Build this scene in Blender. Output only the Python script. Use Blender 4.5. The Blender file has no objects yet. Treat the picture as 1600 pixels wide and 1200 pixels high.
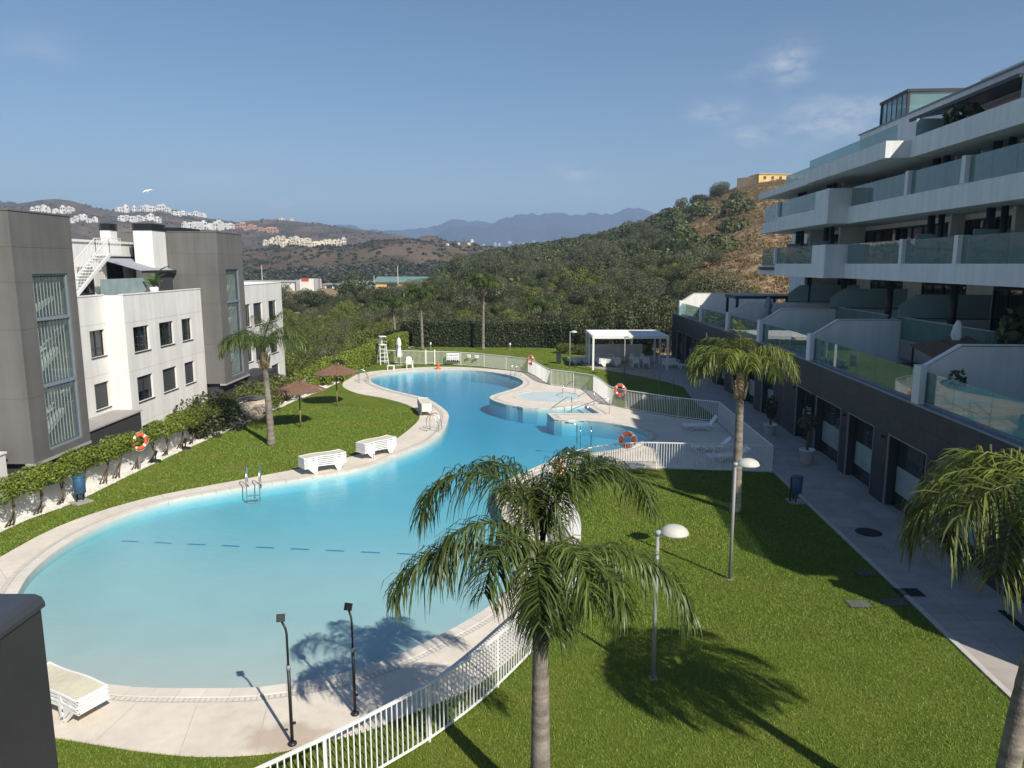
import bpy, bmesh, math, random
import numpy as np
from mathutils import Vector, Matrix, noise, geometry
R = math.radians
random.seed(7); rng = np.random.default_rng(7)
S = bpy.context.scene
COL = S.collection

# ---------------------------------------------------------------- camera, sky, sun, exposure
F, H, HY = 1150.0, 9.0, 412.0
PITCH = math.atan((600-HY)/F); CP, SP = math.cos(PITCH), math.sin(PITCH)
cam = bpy.data.cameras.new('camera'); camo = bpy.data.objects.new('camera', cam); COL.objects.link(camo)
cam.sensor_width = 36.0; cam.lens = 36.0*F/1600; cam.clip_end = 30000; cam.clip_start = 0.1
camo.location = (0, 0, H); camo.rotation_euler = (math.pi/2-PITCH, 0, 0); S.camera = camo

SUN_AZ, SUN_EL = 145.0, 39.5
world = bpy.data.worlds.new('World'); S.world = world; world.use_nodes = True
wn = world.node_tree; wn.nodes.clear()
def wnode(t): return wn.nodes.new(t)
sky = wnode('ShaderNodeTexSky'); sky.sky_type = 'NISHITA'; sky.sun_disc = False
sky.sun_elevation = R(SUN_EL); sky.sun_rotation = R(SUN_AZ); sky.altitude = 50
sky.air_density = 1.0; sky.dust_density = 0.4; sky.ozone_density = 2.5
bg = wnode('ShaderNodeBackground'); bg.inputs['Strength'].default_value = 0.076
wo = wnode('ShaderNodeOutputWorld')
wn.links.new(bg.outputs[0], wo.inputs[0])

sun = bpy.data.lights.new('sun', 'SUN'); sun.energy = 4.8; sun.angle = R(0.53); sun.color = (1.0, 0.93, 0.82)
suno = bpy.data.objects.new('sun', sun); COL.objects.link(suno)
sd = Vector((math.sin(R(SUN_AZ))*math.cos(R(SUN_EL)), math.cos(R(SUN_AZ))*math.cos(R(SUN_EL)), math.sin(R(SUN_EL))))
suno.rotation_euler = sd.to_track_quat('Z', 'Y').to_euler(); suno.location = (40, -50, 60)
S.view_settings.view_transform = 'Standard'; S.view_settings.look = 'None'
S.view_settings.exposure = 0.34; S.view_settings.gamma = 1.0; S.view_settings.use_curve_mapping = False
S.render.engine = 'CYCLES'
S.cycles.max_bounces = 10; S.cycles.transparent_max_bounces = 32; S.cycles.use_denoising = True
S.cycles.caustics_reflective = False; S.cycles.caustics_refractive = False; S.cycles.sample_clamp_indirect = 6.0

# ---------------------------------------------------------------- small helpers
def ray(u, v):
    x = (u-800)/F; y = (600-v)/F
    return (x, CP+y*SP, -SP+y*CP)
def g(u, v, z=0.0):            # the point of the level z that the photograph shows at (u, v)
    r = ray(u, v); t = (z-H)/r[2]; return (r[0]*t, r[1]*t)
def elz(v, Y):                 # height at depth Y of something seen at row v
    r = ray(800, v); return H + r[2]/r[1]*Y
# clouds of the sky: soft patches in given directions
tc = wnode('ShaderNodeTexCoord')
nz = wnode('ShaderNodeTexNoise'); nz.inputs['Scale'].default_value = 26; nz.inputs['Detail'].default_value = 7; nz.inputs['Roughness'].default_value = 0.62
mp = wnode('ShaderNodeMapping'); mp.inputs['Scale'].default_value = (1, 1, 2.2)
wn.links.new(tc.outputs['Generated'], mp.inputs[0]); wn.links.new(mp.outputs[0], nz.inputs['Vector'])
acc = None
clouds = [(1236, 98, 26, 22, .95), (1120, 177, 30, 14, .75), (1312, 185, 70, 26, .85), (1255, 205, 60, 20, .5), (1168, 214, 22, 12, .75), (1195, 212, 55, 12, .5),
          (898, 271, 26, 10, .8), (330, 290, 60, 16, .35), (440, 318, 20, 12, .6), (60, 75, 40, 20, .22), (905, 300, 60, 14, .25), (600, 300, 150, 14, .15), (1170, 112, 24, 14, .3)]
for (u, v, su, sv, a) in clouds:
    d = Vector(ray(u, v)).normalized()
    rt = Vector((d.y, -d.x, 0)).normalized(); up = rt.cross(d)
    def dot(vec, k):
        n = wnode('ShaderNodeVectorMath'); n.operation = 'DOT_PRODUCT'; n.inputs[1].default_value = vec*k
        wn.links.new(tc.outputs['Generated'], n.inputs[0]); return n.outputs['Value']
    def m(op, a_, b_=None, c_=None):
        n = wnode('ShaderNodeMath'); n.operation = op
        for i, q in enumerate((a_, b_, c_)):
            if q is None: continue
            if isinstance(q, (int, float)): n.inputs[i].default_value = q
            else: wn.links.new(q, n.inputs[i])
        return n.outputs[0]
    x = dot(rt, F/su); y = dot(up, F/sv); f = dot(d, 1.0)
    e = m('ADD', m('MULTIPLY', x, x), m('MULTIPLY', y, y))
    gs = m('MULTIPLY', m('EXPONENT', m('MULTIPLY', e, -0.9)), m('GREATER_THAN', f, 0.5))
    gs = m('MULTIPLY', gs, a)
    acc = gs if acc is None else m('MAXIMUM', acc, gs)
cl = wnode('ShaderNodeMath'); cl.operation = 'MULTIPLY'; 
nr = wnode('ShaderNodeMapRange'); nr.inputs['From Min'].default_value = .36; nr.inputs['From Max'].default_value = .72
wn.links.new(nz.outputs['Fac'], nr.inputs['Value']); wn.links.new(acc, cl.inputs[0]); wn.links.new(nr.outputs[0], cl.inputs[1])
mx = wnode('ShaderNodeMix'); mx.data_type = 'RGBA'; mx.inputs[7].default_value = (8.6, 8.6, 8.8, 1)
hs = wnode('ShaderNodeHueSaturation'); hs.inputs['Saturation'].default_value = 1.1
wn.links.new(sky.outputs[0], hs.inputs['Color'])
wn.links.new(cl.outputs[0], mx.inputs[0]); wn.links.new(hs.outputs[0], mx.inputs[6]); wn.links.new(mx.outputs[2], bg.inputs['Color'])

# ---------------------------------------------------------------- materials
M = {}
def mat(name, col, rough=.7, var=.12, scale=3.0, bump=0.0, bscale=40.0, metal=0.0, spec=.4, col2=None, objvar=0.0, detail=5.0, streak=None):
    m = bpy.data.materials.new(name); m.use_nodes = True; nt = m.node_tree; b = nt.nodes['Principled BSDF']
    b.inputs['Roughness'].default_value = rough; b.inputs['Metallic'].default_value = metal
    b.inputs['Specular IOR Level'].default_value = spec
    tcn = nt.nodes.new('ShaderNodeTexCoord'); n = nt.nodes.new('ShaderNodeTexNoise')
    gp = nt.nodes.new('ShaderNodeNewGeometry')
    n.inputs['Scale'].default_value = scale; n.inputs['Detail'].default_value = detail; n.inputs['Roughness'].default_value = .6
    nt.links.new(gp.outputs['Position'], n.inputs['Vector'])
    r = nt.nodes.new('ShaderNodeValToRGB'); r.color_ramp.elements[0].position = .3; r.color_ramp.elements[1].position = .7
    c2 = col2 if col2 else tuple(min(1, c*(1+var)) for c in col); c1 = col if col2 else tuple(c*(1-var) for c in col)
    r.color_ramp.elements[0].color = (*c1, 1); r.color_ramp.elements[1].color = (*c2, 1)
    nt.links.new(n.outputs['Fac'], r.inputs[0]); out = r.outputs[0]
    if objvar:
        oi = nt.nodes.new('ShaderNodeObjectInfo'); mr = nt.nodes.new('ShaderNodeMapRange')
        mr.inputs['To Min'].default_value = 1-objvar; mr.inputs['To Max'].default_value = 1+objvar
        nt.links.new(oi.outputs['Random'], mr.inputs['Value'])
        hv = nt.nodes.new('ShaderNodeHueSaturation'); nt.links.new(mr.outputs[0], hv.inputs['Value']); nt.links.new(out, hv.inputs['Color']); out = hv.outputs[0]
    if streak:          # run-off marks and rings: noise stretched along one axis
        mq = nt.nodes.new('ShaderNodeMapping'); mq.inputs['Scale'].default_value = streak[:3]; ns = nt.nodes.new('ShaderNodeTexNoise'); ns.inputs['Scale'].default_value = 1.0; ns.inputs['Detail'].default_value = 4
        nt.links.new(gp.outputs['Position'], mq.inputs[0]); nt.links.new(mq.outputs[0], ns.inputs['Vector'])
        ms = nt.nodes.new('ShaderNodeMapRange'); ms.inputs['From Min'].default_value = .38; ms.inputs['From Max'].default_value = .62; ms.inputs['To Min'].default_value = 1-streak[3]; ms.inputs['To Max'].default_value = 1
        nt.links.new(ns.outputs['Fac'], ms.inputs['Value']); h2 = nt.nodes.new('ShaderNodeHueSaturation'); nt.links.new(ms.outputs[0], h2.inputs['Value']); nt.links.new(out, h2.inputs['Color']); out = h2.outputs[0]
    nt.links.new(out, b.inputs['Base Color'])
    if bump:
        n2 = nt.nodes.new('ShaderNodeTexNoise'); n2.inputs['Scale'].default_value = bscale; n2.inputs['Detail'].default_value = 4
        nt.links.new(gp.outputs['Position'], n2.inputs['Vector'])
        bp = nt.nodes.new('ShaderNodeBump'); bp.inputs['Strength'].default_value = bump; bp.inputs['Distance'].default_value = .02
        nt.links.new(n2.outputs['Fac'], bp.inputs['Height']); nt.links.new(bp.outputs[0], b.inputs['Normal'])
    M[name] = m; return m
mat('white_render', (.75, .74, .71), .85, .05, .6, .25, 30, streak=(2.2,2.2,.12,.10))
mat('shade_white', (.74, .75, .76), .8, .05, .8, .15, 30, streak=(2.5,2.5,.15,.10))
mat('grey_render', (.14, .137, .132), .85, .10, .5, .25, 25, objvar=.05, streak=(1.8,1.8,.10,.13))
mat('dark_wall', (.036, .038, .042), .6, .10, 2, .3, 60)  # near parapet: shade of the unbuilt camera-side building is put into this tone
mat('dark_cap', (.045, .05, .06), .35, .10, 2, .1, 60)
mat('plinth', (.040, .040, .043), .8, .12, 1.5)
mat('cladding', (.030, .035, .042), .55, .22, 2.5, .15, 14, objvar=.14)
mat('grey_metal', (.30, .33, .37), .45, .06, 3)
mat('coping_metal', (.20, .24, .29), .5, .08, 3)
mat('dark_metal', (.018, .020, .024), .45, .12, 6)
mat('black_void', (.006, .006, .007), .8, .1, 4)
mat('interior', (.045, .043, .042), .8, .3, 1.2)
mat('white_metal', (.74, .74, .73), .4, .03, 8)
mat('steel', (.62, .63, .65), .22, .05, 8, metal=1.0)
mat('galv', (.25, .255, .255), .5, .08, 8)
mat('resin_white', (.78, .78, .77), .45, .05, 9)
mat('resin_cream', (.62, .58, .44), .55, .08, 7)
mat('lamp_shade', (.50, .50, .44), .5, .08, 6)
mat('deck', (.665, .60, .51), .85, .09, .8, .35, 55, streak=(4.5,4.5,4.5,.06))
def stain_deck():
    nt = M['deck'].node_tree; b = nt.nodes['Principled BSDF']; src = b.inputs['Base Color'].links[0].from_socket
    gp = nt.nodes.new('ShaderNodeNewGeometry'); vm = nt.nodes.new('ShaderNodeVectorMath'); vm.operation = 'SUBTRACT'; vm.inputs[1].default_value = (*g(448,1152), .03)
    nt.links.new(gp.outputs['Position'], vm.inputs[0]); ms = nt.nodes.new('ShaderNodeVectorMath'); ms.operation = 'MULTIPLY'; ms.inputs[1].default_value = (.95, 1.5, 1); nt.links.new(vm.outputs[0], ms.inputs[0])
    ln = nt.nodes.new('ShaderNodeVectorMath'); ln.operation = 'LENGTH'; nt.links.new(ms.outputs[0], ln.inputs[0])
    n = nt.nodes.new('ShaderNodeTexNoise'); n.inputs['Scale'].default_value = 2.2; n.inputs['Detail'].default_value = 5; nt.links.new(gp.outputs['Position'], n.inputs['Vector'])
    ad = nt.nodes.new('ShaderNodeMath'); ad.operation = 'MULTIPLY_ADD'; ad.inputs[1].default_value = 1.1; nt.links.new(n.outputs['Fac'], ad.inputs[0]); nt.links.new(ln.outputs['Value'], ad.inputs[2])
    mr = nt.nodes.new('ShaderNodeMapRange'); mr.inputs['From Min'].default_value = 1.45; mr.inputs['From Max'].default_value = 1.05; mr.inputs['To Max'].default_value = .55; nt.links.new(ad.outputs[0], mr.inputs['Value'])
    mx_ = nt.nodes.new('ShaderNodeMix'); mx_.data_type = 'RGBA'; mx_.inputs[7].default_value = (.36, .26, .18, 1); nt.links.new(mr.outputs[0], mx_.inputs[0]); nt.links.new(src, mx_.inputs[6]); nt.links.new(mx_.outputs[2], b.inputs['Base Color'])
stain_deck()
mat('coping', (.63, .585, .51), .8, .07, 2.0, .2, 60, objvar=.07)
mat('grate', (.62, .60, .55), .6, .06, 5)
mat('paving', (.37, .335, .30), .8, .14, 1.3, .3, 50, objvar=.08)
mat('kerb', (.48, .45, .41), .8, .08, 2)
mat('gravel', (.62, .59, .53), .9, .22, 22, .9, 45, col2=(.78, .75, .69))
mat('stain', (.34, .25, .18), .85, .2, 3.5)
mat('iron', (.022, .023, .026), .6, .2, 9)
mat('concrete', (.34, .33, .31), .85, .12, 4, .2, 40)
mat('slab_dark', (.10, .10, .10), .85, .18, 6)
mat('blue_bin', (.035, .095, .17), .45, .12, 7)
mat('orange', (.72, .12, .035), .5, .06, 6)
mat('thatch', (.17, .10, .065), .95, .35, 14, .9, 60)
mat('wood_pole', (.33, .24, .14), .8, .15, 9)
mat('trunk', (.25, .22, .185), .9, .25, 9, .6, 25, streak=(.6,.6,8.5,.38))
mat('trunk_brown', (.33, .24, .15), .9, .25, 7, .5, 30)
mat('bark', (.09, .07, .05), .9, .25, 9)
mat('stem', (.12, .085, .055), .9, .2, 9)
mat('boulder', (.42, .35, .27), .9, .2, 2.2, .8, 9)
mat('canvas', (.72, .71, .70), .8, .08, 6)
mat('grey_canvas', (.26, .26, .30), .85, .08, 6)
mat('awning', (.30, .32, .35), .8, .06, 5)
mat('curtain', (.46, .47, .47), .9, .15, 6)
mat('shutter', (.050, .053, .060), .6, .08, 3)
mat('teal_panel', (.27, .39, .44), .25, .08, .8, spec=.6)
mat('yellow_wall', (.74, .50, .19), .85, .10, .5)
mat('cream_wall', (.56, .42, .26), .85, .1, .3)
mat('green_roof', (.16, .27, .24), .6, .12, .4)
mat('grey_roof', (.36, .36, .36), .8, .1, .3)
mat('red_sign', (.55, .05, .03), .6, .1, 1)
mat('house_white', (.70, .68, .64), .85, .06, .2)
mat('house_terracotta', (.50, .28, .18), .85, .12, .2)
mat('house_cream', (.66, .60, .48), .85, .08, .2)
mat('house_window', (.045, .05, .06), .4, .2, .5)
mat('sign_white', (.78, .78, .78), .5, .04, 6)
mat('sign_dark', (.03, .03, .05), .6, .1, 6)
mat('sign_blue', (.05, .12, .35), .6, .1, 6)
mat('rattan', (.055, .042, .04), .8, .2, 20)
mat('tile_blue', (.04, .20, .42), .5, .1, 6)
mat('black_plastic', (.02, .02, .022), .45, .1, 6)
mat('soil', (.05, .035, .025), .95, .3, 12)

def leafmat(name, dark, light, trans=.28, rough=.55, patch=None):
    m = bpy.data.materials.new(name); m.use_nodes = True; nt = m.node_tree; nt.nodes.clear()
    o = nt.nodes.new('ShaderNodeOutputMaterial'); gp = nt.nodes.new('ShaderNodeNewGeometry')
    r = nt.nodes.new('ShaderNodeValToRGB'); r.color_ramp.elements[0].color = (*dark, 1); r.color_ramp.elements[1].color = (*light, 1)
    oi = nt.nodes.new('ShaderNodeObjectInfo'); mr = nt.nodes.new('ShaderNodeMapRange'); mr.inputs['To Min'].default_value = .78; mr.inputs['To Max'].default_value = 1.25
    nt.links.new(oi.outputs['Random'], mr.inputs['Value']); nt.links.new(gp.outputs['Random Per Island'], r.inputs[0])
    hv = nt.nodes.new('ShaderNodeHueSaturation'); nt.links.new(r.outputs[0], hv.inputs['Color']); nt.links.new(mr.outputs[0], hv.inputs['Value'])
    if patch:           # drier and lusher patches of the ground
        gq = nt.nodes.new('ShaderNodeTexNoise'); gq.inputs['Scale'].default_value = .55; gq.inputs['Detail'].default_value = 6; gq.inputs['Roughness'].default_value = .65; nt.links.new(gp.outputs['Position'], gq.inputs['Vector'])
        rq = nt.nodes.new('ShaderNodeMapRange'); rq.inputs['From Min'].default_value = .50; rq.inputs['From Max'].default_value = .72; rq.inputs['To Max'].default_value = .65; nt.links.new(gq.outputs['Fac'], rq.inputs['Value'])
        mq = nt.nodes.new('ShaderNodeMix'); mq.data_type = 'RGBA'; mq.inputs[7].default_value = (*patch, 1); nt.links.new(rq.outputs[0], mq.inputs[0]); nt.links.new(hv.outputs[0], mq.inputs[6])
        hv = nt.nodes.new('ShaderNodeHueSaturation'); nt.links.new(mq.outputs[2], hv.inputs['Color'])
    p = nt.nodes.new('ShaderNodeBsdfPrincipled'); p.inputs['Roughness'].default_value = rough; p.inputs['Specular IOR Level'].default_value = .35
    t = nt.nodes.new('ShaderNodeBsdfTranslucent'); mx_ = nt.nodes.new('ShaderNodeMixShader'); mx_.inputs[0].default_value = trans
    nt.links.new(hv.outputs[0], p.inputs['Base Color']); nt.links.new(hv.outputs[0], t.inputs['Color'])
    nt.links.new(p.outputs[0], mx_.inputs[1]); nt.links.new(t.outputs[0], mx_.inputs[2]); nt.links.new(mx_.outputs[0], o.inputs[0])
    M[name] = m
leafmat('palm_leaf', (.036, .062, .012), (.135, .175, .042), .32, .40)
leafmat('palm_leaf_yellow', (.065, .100, .015), (.23, .26, .055), .34, .42)
leafmat('oak_leaf', (.030, .040, .012), (.112, .125, .040), .2)
leafmat('olive_leaf', (.060, .068, .032), (.16, .165, .080), .2)
leafmat('bush_leaf', (.062, .085, .014), (.19, .215, .042), .27)
leafmat('bright_leaf', (.095, .140, .016), (.27, .32, .050), .36)
leafmat('hedge_leaf', (.028, .042, .014), (.105, .125, .048), .2)
leafmat('scrub_leaf', (.020, .026, .012), (.070, .072, .036), .1)
leafmat('dry_grass', (.15, .10, .045), (.36, .26, .13), .25)
leafmat('grass_blade', (.105, .160, .018), (.265, .355, .060), .34, patch=(.24, .235, .070))
leafmat('banana_leaf', (.03, .075, .015), (.10, .17, .04), .35, .35)

def schlick(nt, f0, normal=None):          # mirror share of a clear surface, the same from either side
    lw = nt.nodes.new('ShaderNodeLayerWeight'); lw.inputs['Blend'].default_value = .5
    if normal is not None: nt.links.new(normal, lw.inputs['Normal'])
    pw = nt.nodes.new('ShaderNodeMath'); pw.operation = 'POWER'; pw.inputs[1].default_value = 5; nt.links.new(lw.outputs['Facing'], pw.inputs[0])
    ma = nt.nodes.new('ShaderNodeMath'); ma.operation = 'MULTIPLY_ADD'; ma.inputs[1].default_value = 1-f0; ma.inputs[2].default_value = f0; nt.links.new(pw.outputs[0], ma.inputs[0])
    return (ma.outputs[0],)
def glassmat(name, tint, refl_rough=.02, opacity=.25, body=(.2, .3, .3), ior=1.5):
    m = bpy.data.materials.new(name); m.use_nodes = True; nt = m.node_tree; nt.nodes.clear()
    o = nt.nodes.new('ShaderNodeOutputMaterial'); tr = nt.nodes.new('ShaderNodeBsdfTransparent'); tr.inputs[0].default_value = (*tint, 1)
    df = nt.nodes.new('ShaderNodeBsdfDiffuse'); df.inputs[0].default_value = (*body, 1)
    gp = nt.nodes.new('ShaderNodeNewGeometry'); n = nt.nodes.new('ShaderNodeTexNoise'); n.inputs['Scale'].default_value = 1.7; n.inputs['Detail'].default_value = 3
    nt.links.new(gp.outputs['Position'], n.inputs['Vector'])
    mr = nt.nodes.new('ShaderNodeMapRange'); mr.inputs['To Min'].default_value = opacity*.7; mr.inputs['To Max'].default_value = opacity*1.3
    nt.links.new(n.outputs['Fac'], mr.inputs['Value'])
    m1 = nt.nodes.new('ShaderNodeMixShader'); nt.links.new(mr.outputs[0], m1.inputs[0]); nt.links.new(tr.outputs[0], m1.inputs[1]); nt.links.new(df.outputs[0], m1.inputs[2])
    gl = nt.nodes.new('ShaderNodeBsdfGlossy'); gl.inputs['Roughness'].default_value = refl_rough
    fr = schlick(nt, ((ior-1)/(ior+1))**2)
    m2 = nt.nodes.new('ShaderNodeMixShader'); nt.links.new(fr[0], m2.inputs[0]); nt.links.new(m1.outputs[0], m2.inputs[1]); nt.links.new(gl.outputs[0], m2.inputs[2])
    nt.links.new(m2.outputs[0], o.inputs[0]); M[name] = m
glassmat('rail_glass', (.60, .72, .70), .01, .34, (.26, .40, .41), 1.75)
glassmat('terrace_glass', (.66, .80, .77), .01, .16, (.25, .42, .38), 1.8)
glassmat('window_glass', (.55, .60, .62), .015, .12, (.05, .06, .07), 1.6)
glassmat('shop_glass', (.45, .55, .55), .02, .22, (.12, .15, .16), 1.7)
glassmat('frosted', (.50, .62, .62), .25, .80, (.36, .46, .47), 1.5)
glassmat('stair_glass', (.86, .91, .91), .015, .10, (.45, .52, .52), 1.5)

# water: clear surface with small ripples; the basin's tiles take the blue the water column leaves of them
def watermat():
    m = bpy.data.materials.new('water'); m.use_nodes = True; nt = m.node_tree; nt.nodes.clear()
    o = nt.nodes.new('ShaderNodeOutputMaterial'); tr = nt.nodes.new('ShaderNodeBsdfTransparent'); tr.inputs[0].default_value = (.93, .985, 1, 1)
    gl = nt.nodes.new('ShaderNodeBsdfGlossy'); gl.inputs['Roughness'].default_value = .015
    gp = nt.nodes.new('ShaderNodeNewGeometry'); mpn = nt.nodes.new('ShaderNodeMapping'); mpn.inputs['Scale'].default_value = (1, 1.6, 1)
    n = nt.nodes.new('ShaderNodeTexNoise'); n.inputs['Scale'].default_value = 2.9; n.inputs['Detail'].default_value = 6; n.inputs['Roughness'].default_value = .62
    nt.links.new(gp.outputs['Position'], mpn.inputs[0]); nt.links.new(mpn.outputs[0], n.inputs['Vector'])
    bp = nt.nodes.new('ShaderNodeBump'); bp.inputs['Strength'].default_value = .34; bp.inputs['Distance'].default_value = .05
    nt.links.new(n.outputs['Fac'], bp.inputs['Height']); nt.links.new(bp.outputs[0], gl.inputs['Normal']); fr = schlick(nt, .021, bp.outputs[0])
    mx_ = nt.nodes.new('ShaderNodeMixShader'); nt.links.new(fr[0], mx_.inputs[0]); nt.links.new(tr.outputs[0], mx_.inputs[1]); nt.links.new(gl.outputs[0], mx_.inputs[2])
    nt.links.new(mx_.outputs[0], o.inputs[0]); M['water'] = m
watermat()
WL = -0.07
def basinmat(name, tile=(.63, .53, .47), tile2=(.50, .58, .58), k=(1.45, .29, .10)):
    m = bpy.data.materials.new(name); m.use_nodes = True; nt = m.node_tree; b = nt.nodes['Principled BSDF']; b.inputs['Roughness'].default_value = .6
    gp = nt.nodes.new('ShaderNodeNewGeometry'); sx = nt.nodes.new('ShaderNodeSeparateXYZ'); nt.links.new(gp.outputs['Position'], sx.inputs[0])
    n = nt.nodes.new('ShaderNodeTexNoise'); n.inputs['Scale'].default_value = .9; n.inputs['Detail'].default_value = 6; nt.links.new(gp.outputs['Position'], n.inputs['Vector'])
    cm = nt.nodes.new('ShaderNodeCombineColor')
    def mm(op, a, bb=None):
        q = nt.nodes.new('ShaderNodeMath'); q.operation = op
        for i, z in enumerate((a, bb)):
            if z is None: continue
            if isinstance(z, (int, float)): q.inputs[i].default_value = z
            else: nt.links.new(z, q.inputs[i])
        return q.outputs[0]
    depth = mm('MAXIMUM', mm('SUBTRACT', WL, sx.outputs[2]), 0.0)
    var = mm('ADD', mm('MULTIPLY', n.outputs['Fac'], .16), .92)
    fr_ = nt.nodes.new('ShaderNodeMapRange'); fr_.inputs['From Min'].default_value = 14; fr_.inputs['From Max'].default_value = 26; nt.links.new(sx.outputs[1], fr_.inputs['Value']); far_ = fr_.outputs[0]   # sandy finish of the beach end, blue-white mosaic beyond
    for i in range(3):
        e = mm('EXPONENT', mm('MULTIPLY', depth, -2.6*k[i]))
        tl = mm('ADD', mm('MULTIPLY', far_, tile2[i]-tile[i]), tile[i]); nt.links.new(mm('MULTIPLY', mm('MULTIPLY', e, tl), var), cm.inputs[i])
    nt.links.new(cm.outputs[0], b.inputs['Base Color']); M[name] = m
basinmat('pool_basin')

# ---------------------------------------------------------------- objects
def tag(o, label=None, cat=None, group=None, kind=None):
    if label: o['label'] = label
    if cat: o['category'] = cat
    if group: o['group'] = group
    if kind: o['kind'] = kind
    return o
def T(name, label, cat, loc=(0, 0, 0), rz=0.0, group=None):
    o = bpy.data.objects.new(name, None); COL.objects.link(o); o.location = loc; o.rotation_euler = (0, 0, rz)
    o.empty_display_size = .2
    return tag(o, label, cat, group)
def link(name, me, parent=None, loc=None, rot=None, scale=None):
    o = bpy.data.objects.new(name, me); COL.objects.link(o)
    if parent: o.parent = parent
    if loc is not None: o.location = loc
    if rot is not None: o.rotation_euler = rot
    if scale is not None: o.scale = scale
    return o
def copy_tree(o, parent=None):
    c = o.copy(); COL.objects.link(c)
    if parent: c.parent = parent
    for ch in list(o.children): copy_tree(ch, c)
    return c
def setlab(o, label): o['label'] = label; return o

class MB:
    def __init__(s): s.v = []; s.f = []
    def add(s, vs, fs):
        k = len(s.v); s.v += [tuple(p) for p in vs]; s.f += [tuple(i+k for i in f) for f in fs]; return s
    def box(s, x0, x1, y0, y1, z0, z1):
        return s.add([(x0,y0,z0),(x1,y0,z0),(x1,y1,z0),(x0,y1,z0),(x0,y0,z1),(x1,y0,z1),(x1,y1,z1),(x0,y1,z1)],
                     [(3,2,1,0),(4,5,6,7),(0,1,5,4),(1,2,6,5),(2,3,7,6),(3,0,4,7)])
    def bar(s, a, b, w, h=None, up=(0,0,1)):       # a box beam from a to b
        a = Vector(a); b = Vector(b); h = h or w; d = (b-a).normalized(); up = Vector(up)
        if abs(d.dot(up)) > .98: up = Vector((1,0,0))
        x = d.cross(up).normalized()*w/2; y = x.cross(d).normalized()*h/2
        vs = [p+q for p in (a, b) for q in (-x-y, x-y, x+y, -x+y)]
        return s.add(vs, [(3,2,1,0),(4,5,6,7),(0,1,5,4),(1,2,6,5),(2,3,7,6),(3,0,4,7)])
    def tube(s, pts, r, n=8, caps=True):
        pts = [Vector(p) for p in pts]; rs = r if isinstance(r, (list, tuple)) else [r]*len(pts)
        vs = []; prev = None
        for i, p in enumerate(pts):
            d = (pts[min(i+1, len(pts)-1)]-pts[max(i-1, 0)]).normalized()
            if prev is None:
                x = d.cross(Vector((0,0,1)))
                if x.length < 1e-3: x = Vector((1,0,0))
                x.normalize()
            else:
                x = (prev - d*prev.dot(d)).normalized()
            prev = x; y = d.cross(x)
            for k in range(n):
                a = 2*math.pi*k/n; vs.append(p + (x*math.cos(a)+y*math.sin(a))*rs[i])
        fs = [(i*n+k, i*n+(k+1)%n, (i+1)*n+(k+1)%n, (i+1)*n+k) for i in range(len(pts)-1) for k in range(n)]
        if caps: fs += [tuple(range(n-1, -1, -1)), tuple((len(pts)-1)*n+k for k in range(n))]
        return s.add(vs, fs)
    def lathe(s, prof, c=(0,0,0), n=16):
        vs = []; 
        for (r, z) in prof:
            for k in range(n):
                a = 2*math.pi*k/n; vs.append((c[0]+r*math.cos(a), c[1]+r*math.sin(a), c[2]+z))
        fs = [(i*n+k, i*n+(k+1)%n, (i+1)*n+(k+1)%n, (i+1)*n+k) for i in range(len(prof)-1) for k in range(n)]
        fs += [tuple(range(n-1, -1, -1)), tuple((len(prof)-1)*n+k for k in range(n))]
        return s.add(vs, fs)
    def prism(s, poly, z0, z1):
        n = len(poly); a = sum(poly[i][0]*poly[(i+1)%n][1]-poly[(i+1)%n][0]*poly[i][1] for i in range(n))
        if a < 0: poly = poly[::-1]
        vs = [(p[0], p[1], z0) for p in poly]+[(p[0], p[1], z1) for p in poly]
        return s.add(vs, [tuple(range(n-1, -1, -1)), tuple(range(n, 2*n))]+[(i, (i+1)%n, n+(i+1)%n, n+i) for i in range(n)])
    def plate(s, poly3, off):                      # flat polygon in space given a thickness
        n = len(poly3); off = Vector(off)
        vs = [Vector(p) for p in poly3]+[Vector(p)+off for p in poly3]
        return s.add(vs, [tuple(range(n-1, -1, -1)), tuple(range(n, 2*n))]+[(i, (i+1)%n, n+(i+1)%n, n+i) for i in range(n)])
    def mesh(s, name, m, smooth=False, base=None):
        vs = s.v
        if base is not None:
            mi = base; vs = [tuple(mi @ Vector(p)) for p in vs]
        me = bpy.data.meshes.new(name); me.from_pydata(vs, [], s.f); me.materials.append(M[m] if isinstance(m, str) else m)
        if smooth: me.polygons.foreach_set('use_smooth', [True]*len(me.polygons))
        me.update(); return me
    def build(s, name, m, parent=None, smooth=False, world=False):
        base = None
        if world and parent is not None:
            q = parent; mtx = Matrix.Identity(4)
            while q is not None:
                mtx = Matrix.Translation(q.location) @ q.rotation_euler.to_matrix().to_4x4() @ mtx; q = q.parent
            base = mtx.inverted()
        return link(name, s.mesh(name, m, smooth, base), parent)

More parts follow.
